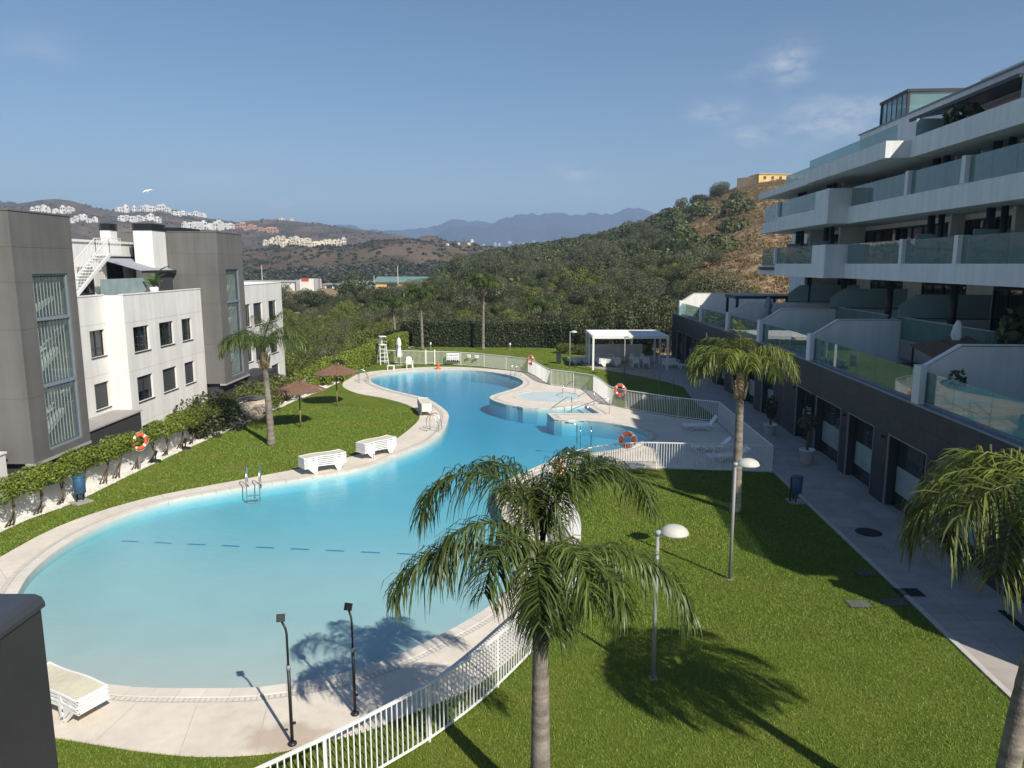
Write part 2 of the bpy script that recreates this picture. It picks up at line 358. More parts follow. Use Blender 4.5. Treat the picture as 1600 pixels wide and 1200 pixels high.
def npmesh(name, V, Fq, m, smooth=False):         # quads or tris as arrays
    me = bpy.data.meshes.new(name); V = np.asarray(V, dtype=np.float32); Fq = np.asarray(Fq, dtype=np.int32)
    k = Fq.shape[1]; me.vertices.add(len(V)); me.vertices.foreach_set('co', V.ravel())
    me.loops.add(Fq.size); me.loops.foreach_set('vertex_index', Fq.ravel())
    me.polygons.add(len(Fq)); me.polygons.foreach_set('loop_start', np.arange(0, Fq.size, k, dtype=np.int32))
    me.update(calc_edges=True)
    if smooth: me.polygons.foreach_set('use_smooth', np.ones(len(Fq), dtype=bool))
    me.materials.append(M[m] if isinstance(m, str) else m); return me
def catmull(P, n=4, closed=True):
    P = [Vector((p[0], p[1])) for p in P]; N = len(P); out = []
    for i in range(N if closed else N-1):
        if closed: a, b, c, d = P[(i-1) % N], P[i], P[(i+1) % N], P[(i+2) % N]
        else: a, b, c, d = P[max(i-1, 0)], P[i], P[i+1], P[min(i+2, N-1)]
        for k in range(n):
            t = k/n; out.append(tuple(.5*((2*b)+(c-a)*t+(2*a-5*b+4*c-d)*t*t+(3*b-a-3*c+d)*t**3)))
    if not closed: out.append(tuple(P[-1]))
    return out
def resample(P, step, closed=False):
    P = [Vector((p[0], p[1])) for p in P]
    if closed: P = P+[P[0]]
    L = [0]
    for a, b in zip(P, P[1:]): L.append(L[-1]+(b-a).length)
    n = max(1, round(L[-1]/step)); out = []; j = 0
    for i in range(n+(0 if closed else 1)):
        s = L[-1]*i/n
        while j < len(P)-2 and L[j+1] < s: j += 1
        t = (s-L[j])/max(1e-9, L[j+1]-L[j]); out.append(tuple(P[j].lerp(P[j+1], min(1, max(0, t)))))
    return out
def offset(P, d, closed=True):
    N = len(P); out = []
    for i in range(N):
        a = Vector(P[i-1] if (closed or i) else P[i]); b = Vector(P[(i+1) % N] if (closed or i < N-1) else P[i])
        t = (b-a).normalized(); nn = Vector((t.y, -t.x)); out.append((P[i][0]+nn.x*d, P[i][1]+nn.y*d))
    return out
def area(P): return .5*sum(P[i][0]*P[(i+1) % len(P)][1]-P[(i+1) % len(P)][0]*P[i][1] for i in range(len(P)))
def ccw(P): return P if area(P) > 0 else P[::-1]
def inside(P, x, y):
    c = False; n = len(P); j = n-1
    for i in range(n):
        if (P[i][1] > y) != (P[j][1] > y) and x < (P[j][0]-P[i][0])*(y-P[i][1])/(P[j][1]-P[i][1])+P[i][0]: c = not c
        j = i
    return c
def sheet(loops, z):
    loops3 = [[Vector((p[0], p[1], 0)) for p in l] for l in loops]
    tris = geometry.tessellate_polygon(loops3); V = [p for l in loops for p in l]
    fs = []
    for (a, b, c) in tris:
        A, B, C = V[a], V[b], V[c]
        if (B[0]-A[0])*(C[1]-A[1])-(C[0]-A[0])*(B[1]-A[1]) < 0: b, c = c, b
        fs.append((a, b, c))
    return [(p[0], p[1], z) for p in V], fs
def sstep(t): t = min(1, max(0, t)); return t*t*(3-2*t)
# ================================================================ SETTING
# ---- outlines on the ground (traced where the photograph shows them)
pool_px = [(27,930),(45,900),(75,872),(120,841),(180,812),(250,788),(330,772),(400,760),(470,750),(543,738.7),(585,727),(618,714),(667,694),(690,678),(699,660),(700,647),(687,635),(668,624),(640,617),(615,611),(592,603.6),(580,597),(580,590.7),(598,585),(633,580.6),(679,578.4),(736,579),(774,583),(802,588.7),(817,596),(813,603.6),(794,611),(773,617),(765,621.5),(771,626.6),(791,633),(817,637.7)]
steps_px = [(840,639.2),(870,638.4),(915,633.5),(938,647),(885,646.2),(855,646.4)]
pool_px2 = [(866,656.5),(910,657),(945,661),(975,665.5),(997.5,671.5),(1012,678.5),(1011,685),(1001,692),(975,701),(940,707),(900,713),(860,722),(825,737),(797,751),(778,768),(775,784),(784,806),(800,833),(815,858),(823,877),(820,894),(802.5,917.5),(774,943),(731,972),(687,995),(644,1016.7),(587,1039.7),(529,1057),(457,1070),(400,1077.5),(330,1079),(230,1078),(172,1072.6),(129,1064),(95,1051),(72,1038),(38,1012),(20,980),(17,955)]
poolA = [g(*p) for p in pool_px]; poolS = [g(*p) for p in steps_px]; poolB = [g(*p) for p in pool_px2]
sm = catmull(poolB+poolA, 4, True); nB = len(poolB)
iA = (nB+len(poolA)-1)*4          # last traced point before the steps
POOL = sm[:iA+1]+poolS            # smooth curves, then the straight-edged steps
POOL = ccw([p for i, p in enumerate(POOL) if i == 0 or (Vector(p)-Vector(POOL[i-1])).length > .03])
JC = (2.50, 49.65); JR = 2.12
JAC = [(JC[0]+JR*math.cos(2*math.pi*k/40), JC[1]+JR*math.sin(2*math.pi*k/40)) for k in range(40)]
front_fence_px = [(300,1362),(375,1325),(450,1286),(535,1240),(604,1200),(676,1156),(745,1104),(795,1058),(831,1021),(862,988),(885,950),(899,915),(906,885),(900,856),(884,827),(862,802),(850,787),(854,771),(872,757),(905,746),(945,737),(1000,732.5),(1100,735),(1205,738.5)]
FRONT = catmull([g(*p) for p in front_fence_px], 5, False)
deckL_px = [(83,1153),(144,1163),(230,1176),(316,1183),(402,1180),(460,1171),(516,1158),(572,1143),(630,1121),(688,1098),(745,1071),(785,1040),(815,1012)]
deck_far_px = [(1122,661),(1095,657.5),(1047,651.2),(1000,643),(977,639),(960,634),(950,629.5),(940,620),(927,612.5),(895,606),(862,602.3),(853,598.5),(843,592.5),(825,583.5),(797,579.8),(750,575.5),(707,573.6),(664,574),(618,577),(581,580.8),(558,585.2),(543,592),(535.5,600),(538,606.5),(558,615),(592,621),(621,628),(645,637),(655,648),(653,658.5),(638,672.6),(618,687),(588,701),(558,711.5),(510,724),(463,734),(420,742),(365,752.5),(259,772.6),(172,795),(86,826),(0,872),(-70,915),(-150,975),(-180,1020),(-150,1065),(-60,1115),(0,1138)]
fr_ground = [g(*p) for p in front_fence_px]
deck_l = catmull([g(*p) for p in deckL_px], 3, False)
deck_f = [g(*p) for p in deck_far_px]
fr_in = [p for p in FRONT if p[1] > 15.9]
fr_in = [p for p in offset(fr_in, -.02, False)]
DECK = deck_l + fr_in + [g(1207,739)] + deck_f[:1] + catmull(deck_f[1:], 3, False)
DECK = [p for i, p in enumerate(DECK) if i == 0 or (Vector(p)-Vector(DECK[i-1])).length > .05]
DECK = ccw(DECK)
# left edge of the lawn (gravel), right edge (path)
gravel_in = [(-17.9,20.0),(-17.55,22.0)]+[g(*p) for p in [(0,833),(43,813),(115,787),(201,744),(287,703.6),(368,669),(408,652),(460,627),(500,612),(532,597),(560,580),(587,565),(630,545)]]
gravel_in = [(-18.4,10.0)]+gravel_in+[(-10.6,80.2)]
wall_line = [(-18.9,10.0),(-18.1,22.0)]+[(-17.62,25.7),(-17.25,28.85),(-16.98,32.48),(-16.7,35.6),(-16.2,40.0),(-15.75,43.5),(-15.4,48.0),(-14.8,52.0),(-14.3,57.0),(-13.9,63.0),(-13.4,70.0),(-12.4,80.2)]
path_in = [(10.2,8.0),(10.43,14.3),(10.7,18.5),(10.95,23.0),(11.35,30.44),(11.75,37.0),(12.1,43.0)]
terr_px = [g(1085,628),g(1068,605),g(1045,598),g(1000,588),g(960,581),g(925,575),g(895,566)]
PX = lambda y: 12.7+(y-9.5)*(15.1-12.7)/31.0 if y < 40.5 else 15.1+(y-40.5)*.65/31.5     # wall line of the podium

# ---- the land: one sheet of hills and valley
far_v = [(-2000,352),(-800,345),(-400,318),(-150,306),(0,312),(50,317),(85,311),(105,309),(130,312),(170,325),(215,331),(260,323),(290,327),(330,339),(380,346),(440,341),(500,348),(560,357),(600,362),(650,371),(700,381),(760,388),(850,391),(3000,391)]
mid_v = [(-2000,398),(300,398),(420,393),(480,384),(540,388),(600,379),(640,377),(690,384),(740,391),(800,398),(3000,402)]
mtn_v = [(-2000,366),(300,371),(440,368),(560,366),(640,362),(672,356),(690,349.5),(712,344.5),(728,349),(748,344),(770,341),(800,338.5),(818,337),(830,333.5),(842,337.5),(858,341),(880,336),(900,333),(918,329.5),(934,333),(950,336),(972,330),(990,327.5),(1005,331),(1040,341),(1100,346),(1300,344),(1700,352),(4000,362)]
hill_v = [(-2000,480),(420,478),(560,474),(620,462),(660,445),(690,428),(720,412),(770,399),(830,389),(880,381),(930,374),(980,361),(1020,348),(1060,327),(1090,313),(1120,302),(1150,290),(1172,282),(1185,279),(1270,277),(1400,272),(1800,266),(4000,270)]
def itp(t, x):
    if x <= t[0][0]: return t[0][1]
    for (a, b), (c, d) in zip(t, t[1:]):
        if x <= c: return b+(d-b)*(x-a)/(c-a)
    return t[-1][1]
hill_D = [(-2000,260),(560,270),(700,300),(830,330),(930,320),(1020,300),(1120,275),(1200,260),(1700,230),(4000,200)]
hill_S = [(-2000,150),(450,150),(640,118),(760,100),(900,90),(1200,86),(4000,80)]
def TZ(x, y):
    if y < 1.0 or abs(x) > y*6: return -3.2
    u = 800+F*x/y
    z = -3.2 + (3.0*sstep((y-80)/7) if x > -14 else (1.6*sstep((-13.5-x)/3) if x > -18 and y > 45 else 0)*sstep((-x)/16) + 3.0*sstep((y-90)/70))
    n1 = noise.fractal(Vector((x*.004, y*.004, 1.3)), .8, 2.1, 5)
    n2 = noise.fractal(Vector((x*.03, y*.03, 7.7)), .9, 2.0, 4)
    if y > 80: z += n2*.5*sstep((y-80)/60)
    # hill beside the garden
    D = itp(hill_D, u); S0 = itp(hill_S, u); zr = elz(itp(hill_v, u), D)
    if y > S0:
        p = (y-S0)/(D-S0); top = zr-z
        if p < 1: z += max(0, top)*(p**.92) + n2*1.1*math.sin(math.pi*p)*min(1, max(0, top)/10)
        else: z += max(0, top)*max(0, 1-(y-D)/170)
    # rolling middle ground
    zr = elz(itp(mid_v, u), 640)
    if y > 380:
        p = (y-380)/260; a = max(0, zr-z)
        z = max(z, z + (a*sstep(p) if p < 1 else a*max(.55, 1-(y-640)/500)) + n1*9*sstep((y-380)/250))
    zr = elz(itp(far_v, u), 1350)
    if y > 560:
        p = (y-560)/790; a = max(0, zr-z)
        z += (a*(.35*p+.65*p*p) if p < 1 else a*max(.1, 1-(y-1350)/900))
        z += n1*20*math.sin(math.pi*min(1, max(0, p)))*sstep(p*4) if p < 1 else 0
    if y > 3200:
        zr = elz(itp(mtn_v, u), 5600); p = (y-3200)/2400; a = max(0, zr-z)
        jag = 1+.17*noise.fractal(Vector((x*.0035, 2.2, 8.8)), .7, 2.1, 4)
        z += a*jag*(p**1.25) if p < 1 else a*jag*max(0, 1-(y-5600)/1400)
        nr_ = noise.hetero_terrain(Vector((x*.0012, y*.0012, 3.1)), .8, 2.2, 5, .7)
        z += (nr_-.8)*75*math.sin(math.pi*min(1, p)) if p < 1 else 0
    return z
def hit(u, v, ymin=84, ymax=6000):   # where the view through (u, v) meets the land
    r = ray(u, v); y = ymin
    while y < ymax:
        x = r[0]/r[1]*y; z = H+r[2]/r[1]*y
        if z < TZ(x, y): return (x, y, TZ(x, y))
        y *= 1.006
    return None
NA, ND = 400, 300
ang = np.concatenate([np.linspace(-80, -40, 24)[:-1], np.linspace(-40, 40, NA), np.linspace(40, 80, 24)[1:]])
dist = np.concatenate([np.geomspace(2, 80, 16)[:-1], np.geomspace(80, 8200, ND)])
V = []
for r in dist:
    for a in ang:
        x, y = r*math.tan(R(a)) if abs(a) < 60 else r*math.tan(R(a)), r
        V.append((x, y, TZ(x, y)))
na = len(ang); I = np.arange((len(dist)-1)*(na-1)); ii = I//(na-1)*na + I % (na-1)
Fq = np.stack([ii, ii+1, ii+na+1, ii+na], 1)
def terrainmat():
    m = bpy.data.materials.new('terrain'); m.use_nodes = True; nt = m.node_tree; b = nt.nodes['Principled BSDF']; b.inputs['Roughness'].default_value = .95; b.inputs['Specular IOR Level'].default_value = .1
    gp = nt.nodes.new('ShaderNodeNewGeometry')
    def nse(sc, det=6, ro=.62):
        n = nt.nodes.new('ShaderNodeTexNoise'); n.inputs['Scale'].default_value = sc; n.inputs['Detail'].default_value = det; n.inputs['Roughness'].default_value = ro
        nt.links.new(gp.outputs['Position'], n.inputs['Vector']); return n.outputs['Fac']
    def ramp(f, els):
        r = nt.nodes.new('ShaderNodeValToRGB'); 
        while len(r.color_ramp.elements) < len(els): r.color_ramp.elements.new(.5)
        for e, (p, c) in zip(r.color_ramp.elements, els): e.position = p; e.color = (*c, 1)
        nt.links.new(f, r.inputs[0]); return r.outputs[0]
    dry = ramp(nse(.35, 8, .7), [(.30, (.15, .115, .065)), (.48, (.28, .205, .115)), (.62, (.38, .285, .165)), (.75, (.24, .18, .10))])
    farc = ramp(nse(.018, 9, .68), [(.34, (.055, .050, .026)), (.44, (.115, .082, .050)), (.54, (.185, .130, .088)), (.70, (.24, .175, .125))])
    veg = ramp(nse(.045, 9, .7), [(.36, (.020, .026, .011)), (.52, (.050, .052, .026)), (.68, (.110, .085, .050))])
    mxf = nt.nodes.new('ShaderNodeMix'); mxf.data_type = 'RGBA'; mxf.inputs[0].default_value = .30
    nt.links.new(farc, mxf.inputs[6]); nt.links.new(veg, mxf.inputs[7])
    sx = nt.nodes.new('ShaderNodeSeparateXYZ'); nt.links.new(gp.outputs['Position'], sx.inputs[0])
    mr = nt.nodes.new('ShaderNodeMapRange'); mr.inputs['From Min'].default_value = 300; mr.inputs['From Max'].default_value = 430; nt.links.new(sx.outputs[1], mr.inputs['Value'])
    mxx = nt.nodes.new('ShaderNodeMix'); mxx.data_type = 'RGBA'; nt.links.new(mr.outputs[0], mxx.inputs[0]); nt.links.new(dry, mxx.inputs[6]); nt.links.new(mxf.outputs[2], mxx.inputs[7])
    mr2 = nt.nodes.new('ShaderNodeMapRange'); mr2.inputs['From Min'].default_value = 2600; mr2.inputs['From Max'].default_value = 3600; nt.links.new(sx.outputs[1], mr2.inputs['Value'])
    mxm = nt.nodes.new('ShaderNodeMix'); mxm.data_type = 'RGBA'; nt.links.new(mr2.outputs[0], mxm.inputs[0]); nt.links.new(mxx.outputs[2], mxm.inputs[6]); nt.links.new(ramp(nse(.0025, 8, .7), [(.35, (.035, .042, .036)), (.65, (.085, .085, .075))]), mxm.inputs[7])
    nt.links.new(mxm.outputs[2], b.inputs['Base Color'])
    bp = nt.nodes.new('ShaderNodeBump'); bp.inputs['Strength'].default_value = .7; bp.inputs['Distance'].default_value = .6
    nt.links.new(nse(.8, 6, .7), bp.inputs['Height']); nt.links.new(bp.outputs[0], b.inputs['Normal']); M['terrain'] = m
terrainmat()
o = link('terrain', npmesh('terrain', V, Fq, 'terrain', True)); tag(o, 'brown scrub hills and valley behind the garden with blue mountains', kind='structure')

# ---- lawn with the hole of the pool deck
def lawnmat():
    m = bpy.data.materials.new('lawn'); m.use_nodes = True; nt = m.node_tree; b = nt.nodes['Principled BSDF']; b.inputs['Roughness'].default_value = .95; b.inputs['Specular IOR Level'].default_value = .1
    gp = nt.nodes.new('ShaderNodeNewGeometry')
    def nse(sc, det=5, ro=.6):
        n = nt.nodes.new('ShaderNodeTexNoise'); n.inputs['Scale'].default_value = sc; n.inputs['Detail'].default_value = det; n.inputs['Roughness'].default_value = ro
        nt.links.new(gp.outputs['Position'], n.inputs['Vector']); return n.outputs['Fac']
    a = nt.nodes.new('ShaderNodeValToRGB'); a.color_ramp.elements[0].position = .32; a.color_ramp.elements[0].color = (.070, .112, .015, 1); a.color_ramp.elements[1].position = .68; a.color_ramp.elements[1].color = (.170, .232, .038, 1)
    nt.links.new(nse(38, 4, .7), a.inputs[0])
    c = nt.nodes.new('ShaderNodeValToRGB'); c.color_ramp.elements[0].position = .35; c.color_ramp.elements[0].color = (.75, .82, .7, 1); c.color_ramp.elements[1].position = .7; c.color_ramp.elements[1].color = (1.35, 1.08, 1.05, 1)
    nt.links.new(nse(.55, 6, .65), c.inputs[0])
    mu = nt.nodes.new('ShaderNodeMix'); mu.data_type = 'RGBA'; mu.blend_type = 'MULTIPLY'; mu.inputs[0].default_value = 1
    nt.links.new(a.outputs[0], mu.inputs[6]); nt.links.new(c.outputs[0], mu.inputs[7]); nt.links.new(mu.outputs[2], b.inputs['Base Color'])
    bp = nt.nodes.new('ShaderNodeBump'); bp.inputs['Strength'].default_value = .8; bp.inputs['Distance'].default_value = .03
    nt.links.new(nse(60, 3, .6), bp.inputs['Height']); nt.links.new(bp.outputs[0], b.inputs['Normal']); M['lawn'] = m
lawnmat()
LAWN = gravel_in + [(14.8,80.2),(15.2,58.0)] + [terr_px[0]] + path_in[::-1]
LAWN = ccw(LAWN)
vs, fs = sheet([LAWN, DECK[::-1]], 0.0)
tag(MB().add(vs, fs).build('lawn', 'lawn'), 'mown green lawn around the pool deck', kind='structure')
# ---- deck, pool coping and basin
COP = offset(POOL, .32)                       # outer edge of the coping ring
vs, fs = sheet([DECK, POOL[::-1], JAC[::-1]], .03)
mb = MB().add(vs, fs)
for loop in (DECK,):
    for i in range(len(loop)):
        a, b = loop[i-1], loop[i]; mb.add([(*a, .03), (*a, -.25), (*b, -.25), (*b, .03)], [(0,1,2,3)])
deck = tag(mb.build('pool_deck', 'deck'), 'pale stone deck curving round the pool', kind='structure')
# coping stones one by one along the water
ring = resample(POOL[:iA-2] if False else POOL, .55, True); rin = offset(ring, -.01); rout = offset(ring, .30); N = len(ring)
for i in range(N):
    j = (i+1) % N; a, b, c, d = rin[i], rin[j], rout[j], rout[i]
    sh = .012
    def mixp(p, q, t): return (p[0]+(q[0]-p[0])*t, p[1]+(q[1]-p[1])*t)
    a, b = mixp(a, b, sh), mixp(b, a, sh); d, c = mixp(d, c, sh), mixp(c, d, sh)
    zt = .048+random.uniform(-.002, .002)
    MB().prism([a, b, c, d], -.02, zt).build('coping_stone', 'coping', deck)
r2 = offset(ring, .345); r3 = offset(ring, .47)
mb = MB()
for i in range(N):
    j = (i+1) % N; n_ = 5
    for k in range(n_):
        t0, t1 = (k+.12)/n_, (k+.86)/n_
        a, b = mixp(r2[i], r2[j], t0), mixp(r2[i], r2[j], t1); d, c = mixp(r3[i], r3[j], t0), mixp(r3[i], r3[j], t1)
        mb.add([(*a,.040),(*b,.040),(*c,.040),(*d,.040)], [(0,1,2,3)] if area([a,b,c,d]) > 0 else [(3,2,1,0)])
o = mb.build('overflow_grate', 'grate', deck); o['kind'] = 'stuff'
mb = MB()
for i in range(N):
    j = (i+1) % N; a, b, c, d = offset(ring, .335)[i] if False else mixp(rout[i], r2[i], .6), mixp(rout[j], r2[j], .6), mixp(r3[j], r2[j], -.12), mixp(r3[i], r2[i], -.12)
    mb.add([(*a,.034),(*b,.034),(*c,.034),(*d,.034)], [(0,1,2,3)] if area([a,b,c,d]) > 0 else [(3,2,1,0)])
mat('channel', (.45, .41, .35), .9, .2, 8)
mb.build('grate_channel', 'channel', deck)
# expansion joints of the deck
mb = MB()
for (p, q) in [((150,1160),(225,1090)),((280,1181),(312,1092)),((400,1180),(422,1085)),((0,890),(28,935)),((250,774),(268,790)),((430,741),(452,757)),((590,701),(612,718)),((700,573.8),(701,577)),((870,604),(866,610)),((960,636),(925,650)),((1040,652),(1000,668)),((1110,661),(1030,700)),((745,1072),(720,985)),((866,1000),(812,925)),((1100,735),(1070,690))]:
    a, b = g(*p), g(*q); d = (Vector(b)-Vector(a)).normalized(); n_ = Vector((-d.y, d.x))*.007; b = tuple(Vector(a).lerp(Vector(b), .84))
    mb.add([(a[0]-n_.x, a[1]-n_.y, .0335), (a[0]+n_.x, a[1]+n_.y, .0335), (b[0]+n_.x, b[1]+n_.y, .0335), (b[0]-n_.x, b[1]-n_.y, .0335)], [(3,2,1,0)])
mb.build('joint', 'channel', deck)
# basin: a sloping floor and the wall under the coping
def FZ(x, y): return -(.11 + .13*sstep((y-12.5)/7) + .27*sstep((y-19)/13) + .48*sstep((y-30)/16))
poolin = POOL
mb = MB()
for i in range(len(POOL)):
    a, b = POOL[i-1], POOL[i]
    mb.add([(*a,-.015),(*b,-.015),(*b,FZ(*b)-.1),(*a,FZ(*a)-.1)], [(0,1,2,3)])
gx = np.linspace(-16, 13, 60); gy = np.linspace(10.5, 66, 110); V = [(x, y, FZ(x, y)) for y in gy for x in gx]
keep = []
for j in range(109):
    for i in range(59):
        keep.append((j*60+i, j*60+i+1, (j+1)*60+i+1, (j+1)*60+i))
mb.add(V, keep)
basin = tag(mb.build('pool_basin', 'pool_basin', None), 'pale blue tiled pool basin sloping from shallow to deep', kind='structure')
mb = MB()   # blue lane marks across the floor
a, b = Vector(g(185,842,-.25)), Vector(g(672,868,-.3))
for k in range(9):
    p, q = a.lerp(b, k/9+.01), a.lerp(b, k/9+.068); q_ = p.lerp(q, .5)
    MBz = lambda P: FZ(P.x, P.y)+.006
    n_ = Vector((.0, .10))
    mb.add([(p.x, p.y-.05, MBz(p)), (q.x, q.y-.05, MBz(q)), (q.x, q.y+.05, MBz(q)), (p.x, p.y+.05, MBz(p))], [(0,1,2,3)])
for (u, v) in [(666,602),(772,602.5),(720,640)]:
    p = Vector(g(u, v, -1.0)); z = FZ(p.x, p.y)+.008
    mb.add([(p.x-.35,p.y-.2,z),(p.x+.35,p.y-.2,z),(p.x+.35,p.y+.2,z),(p.x-.35,p.y+.2,z)], [(0,1,2,3)])
mb.build('floor_mark', 'tile_blue', basin)
vs, fs = sheet([offset(POOL, .0)], WL)
tag(MB().add(vs, fs).build('pool_water', 'water'), 'clear blue pool water', kind='structure')
# entry steps in the notch beside the whirlpool
sp = [Vector(p) for p in poolS]
for k in range(4):
    t0, t1 = .22+.2*k, .22+.2*(k+1)
    e0, e1 = sp[0].lerp(sp[2], t0), sp[5].lerp(sp[3], t0); f0, f1 = sp[0].lerp(sp[2], min(1, t1)), sp[5].lerp(sp[3], min(1, t1))
    MB().prism([tuple(e0), tuple(e1), tuple(f1), tuple(f0)], -2.0, -.42+.085*k).build('pool_step', 'pool_basin', basin)
# whirlpool
mb = MB().lathe([(JR+.02,.02),(JR-.02,-.32),(JR-.5,-.34),(JR-.55,-.62),(.02,-.65)], (*JC, 0), 40)
wp = tag(mb.build('whirlpool_basin', 'pool_basin'), 'round whirlpool basin with a bench step', kind='structure')
for k in range(40):
    a0, a1 = 2*math.pi*(k+.03)/40, 2*math.pi*(k+.97)/40
    MB().prism([(JC[0]+r_*math.cos(t), JC[1]+r_*math.sin(t)) for r_, t in ((JR-.03,a0),(JR-.03,a1),(JR+.27,a1),(JR+.27,a0))], -.02, .045).build('coping_stone', 'coping', wp)
vs, fs = sheet([JAC], -.05); tag(MB().add(vs, fs).build('whirlpool_water', 'water'), 'shallow water of the round whirlpool', kind='structure')
# ---- gravel strip on the left, promenade and terrace on the right
vs, fs = sheet([ccw([p for p in wall_line]+[p for p in gravel_in[::-1]])], .02)
tag(MB().add(vs, fs).build('gravel_bed', 'gravel'), 'strip of white gravel along the garden wall', kind='structure')
mb = MB(); P = resample(gravel_in, .25)
for i, p in enumerate(P):
    if p[1] < 19: continue
    for k in range(5 if p[1] < 45 else 3):
        a = random.random(); w = 1.15 if p[1] < 45 else .9
        x, y = p[0]-a*w, p[1]+random.uniform(-.15, .15); s_ = random.uniform(.03, .075)
        mb.add([(x-s_,y-s_*.6,.02),(x+s_,y-s_,.02),(x+s_*.7,y+s_,.02),(x-s_*.8,y+s_*.8,.02),(x,y,.02+s_*1.1)], [(0,1,4),(1,2,4),(2,3,4),(3,0,4)])
o = mb.build('pebbles', 'gravel'); tag(o, 'loose white pebbles lying along the garden wall', kind='stuff')
path_poly = ccw([(10.2,8.0)]+path_in[1:]+terr_px+[(4.6,70.5),(15.8,73.0),(PX(60)+.35,60.0),(PX(40.5)+.35,40.5),(PX(8)+.35,8.0)])
vs, fs = sheet([path_poly], .012)
path = tag(MB().add(vs, fs).build('promenade', 'paving'), 'grey paved walk along the shop fronts', kind='structure')
mb = MB(); kb = resample(path_in, 1.0)
for a, b in zip(kb, kb[1:]):
    d = (Vector(b)-Vector(a)); a2 = Vector(a)+d*.012; b2 = Vector(b)-d*.012; n_ = Vector((d.y, -d.x)).normalized()*.14
    MB().prism([tuple(a2), tuple(b2), tuple(b2+n_), tuple(a2+n_)], -.1, .045).build('kerb_stone', 'kerb', path)
for k in range(50):     # paving slabs laid in three rows
    y0 = 9+k*.9; y1 = y0+.888
    if y0 > 43: break
    for c in range(3):
        def xx(y, c): 
            a = np.interp(y, [p[1] for p in path_in], [p[0] for p in path_in])+.15; b = PX(y)-.02
            return a+(b-a)*c/3
        sft = .45 if c == 1 else 0
        ya, yb = y0+sft, y1+sft
        MB().prism([(xx(ya,c)+.005,ya),(xx(ya,c+1)-.005,ya),(xx(yb,c+1)-.005,yb),(xx(yb,c)+.005,yb)], -.02, .024+random.uniform(-.0015,.0015)).build('paving_slab', 'paving', path)
# ---- grass blades on the nearer lawns
def blades(n, xr, yr, h, w, reject):
    x = rng.uniform(*xr, n*3); y = rng.uniform(*yr, n*3); ok = ~reject(x, y); x, y = x[ok][:n], y[ok][:n]; n = len(x)
    th = rng.uniform(0, 2*np.pi, n); hh = h*rng.uniform(.55, 1.35, n); ww = w*rng.uniform(.7, 1.3, n); ln = rng.normal(0, .55, (n, 2))*hh[:, None]
    c, s_ = np.cos(th), np.sin(th); Vv = np.zeros((n, 3, 3), np.float32)
    Vv[:,0,0] = x-c*ww; Vv[:,0,1] = y-s_*ww; Vv[:,1,0] = x+c*ww; Vv[:,1,1] = y+s_*ww
    Vv[:,2,0] = x+ln[:,0]; Vv[:,2,1] = y+ln[:,1]; Vv[:,2,2] = hh
    return Vv.reshape(-1, 3)
fr_poly = FRONT+[(12,31.2),(12,8),(-4,8)]
def vinside(P, x, y):
    c = np.zeros(len(x), bool); j = len(P)-1
    for i in range(len(P)):
        (x0, y0), (x1, y1) = P[i], P[j]
        if y0 != y1: c ^= ((y0 > y) != (y1 > y)) & (x < (x1-x0)*(y-y0)/(y1-y0)+x0)
        j = i
    return c
def rej(x, y):
    return (x > np.interp(y, [p[1] for p in path_in], [p[0] for p in path_in])-.02) | ~vinside(LAWN, x, y) | vinside(DECK, x, y)
Vb = np.concatenate([blades(120000, (-9, 10.6), (11.2, 16.5), .040, .0075, rej), blades(95000, (0, 11), (16.5, 22), .042, .010, rej),
                     blades(70000, (0, 11.6), (22, 31.5), .048, .015, rej), blades(75000, (-18.5, -4), (19, 46), .05, .019, rej), blades(16000, (-12, 12), (56, 80), .06, .03, rej)])
o = link('grass', npmesh('grass', Vb, np.arange(len(Vb)).reshape(-1, 3), 'grass_blade')); tag(o, 'short green grass blades covering the lawn', 'grass', kind='stuff')
# covers in the ground
for nm, lab, u, v, shape in [('manhole_cover','round dark manhole cover in the grey promenade',1357,833,'r'),('drain_cover','square black drain cover at the edge of the promenade',1420,927,'s')]:
    x, y = g(u, v); t = T(nm, lab, 'manhole cover' if shape == 'r' else 'drain cover', (x, y, .026))
    if shape == 'r':
        MB().lathe([(.42,0),(.42,.012),(.40,.014)], n=28).build('rim', 'iron', t); MB().lathe([(.37,0),(.37,.018),(.34,.021)], n=28).build('lid', 'iron', t)
    else:
        MB().box(-.34,.34,-.25,.25,0,.012).build('rim', 'iron', t)
        for k in range(7): MB().box(-.30,.30,-.21+k*.063,-.21+k*.063+.035,.012,.022).build('bar', 'iron', t)
for lab, u, v, w in [('dark square hatch in the grass touching the sunlit edge of the shade',1342,944,.34),('dark square hatch in the shaded grass beside the promenade kerb',1396,941,.38),('dark hatch in the shaded grass, farther from the camera than the other two hatches',1352,896,.3)]:
    x, y = g(u, v); t = T('utility_hatch', lab, 'hatch', (x, y, .004), 0, 'dark hatches set in the lawn')
    MB().box(-w,w,-w*.75,w*.75,0,.012).build('frame', 'iron', t); MB().box(-w+.05,w-.05,-w*.75+.05,w*.75-.05,.012,.020).build('lid', 'slab_dark', t)
t = T('slot_drain', 'long dark slot drain in front of the nearest shop windows', 'drain', (PX(15.5)-.55, 15.5, .026), -.077)
MB().box(-.09,.09,-2.4,2.6,0,.008).build('channel', 'black_void', t)
for k in range(50): MB().box(-.085,.085,-2.38+k*.1,-2.34+k*.1,.008,.014).build('bar', 'iron', t)
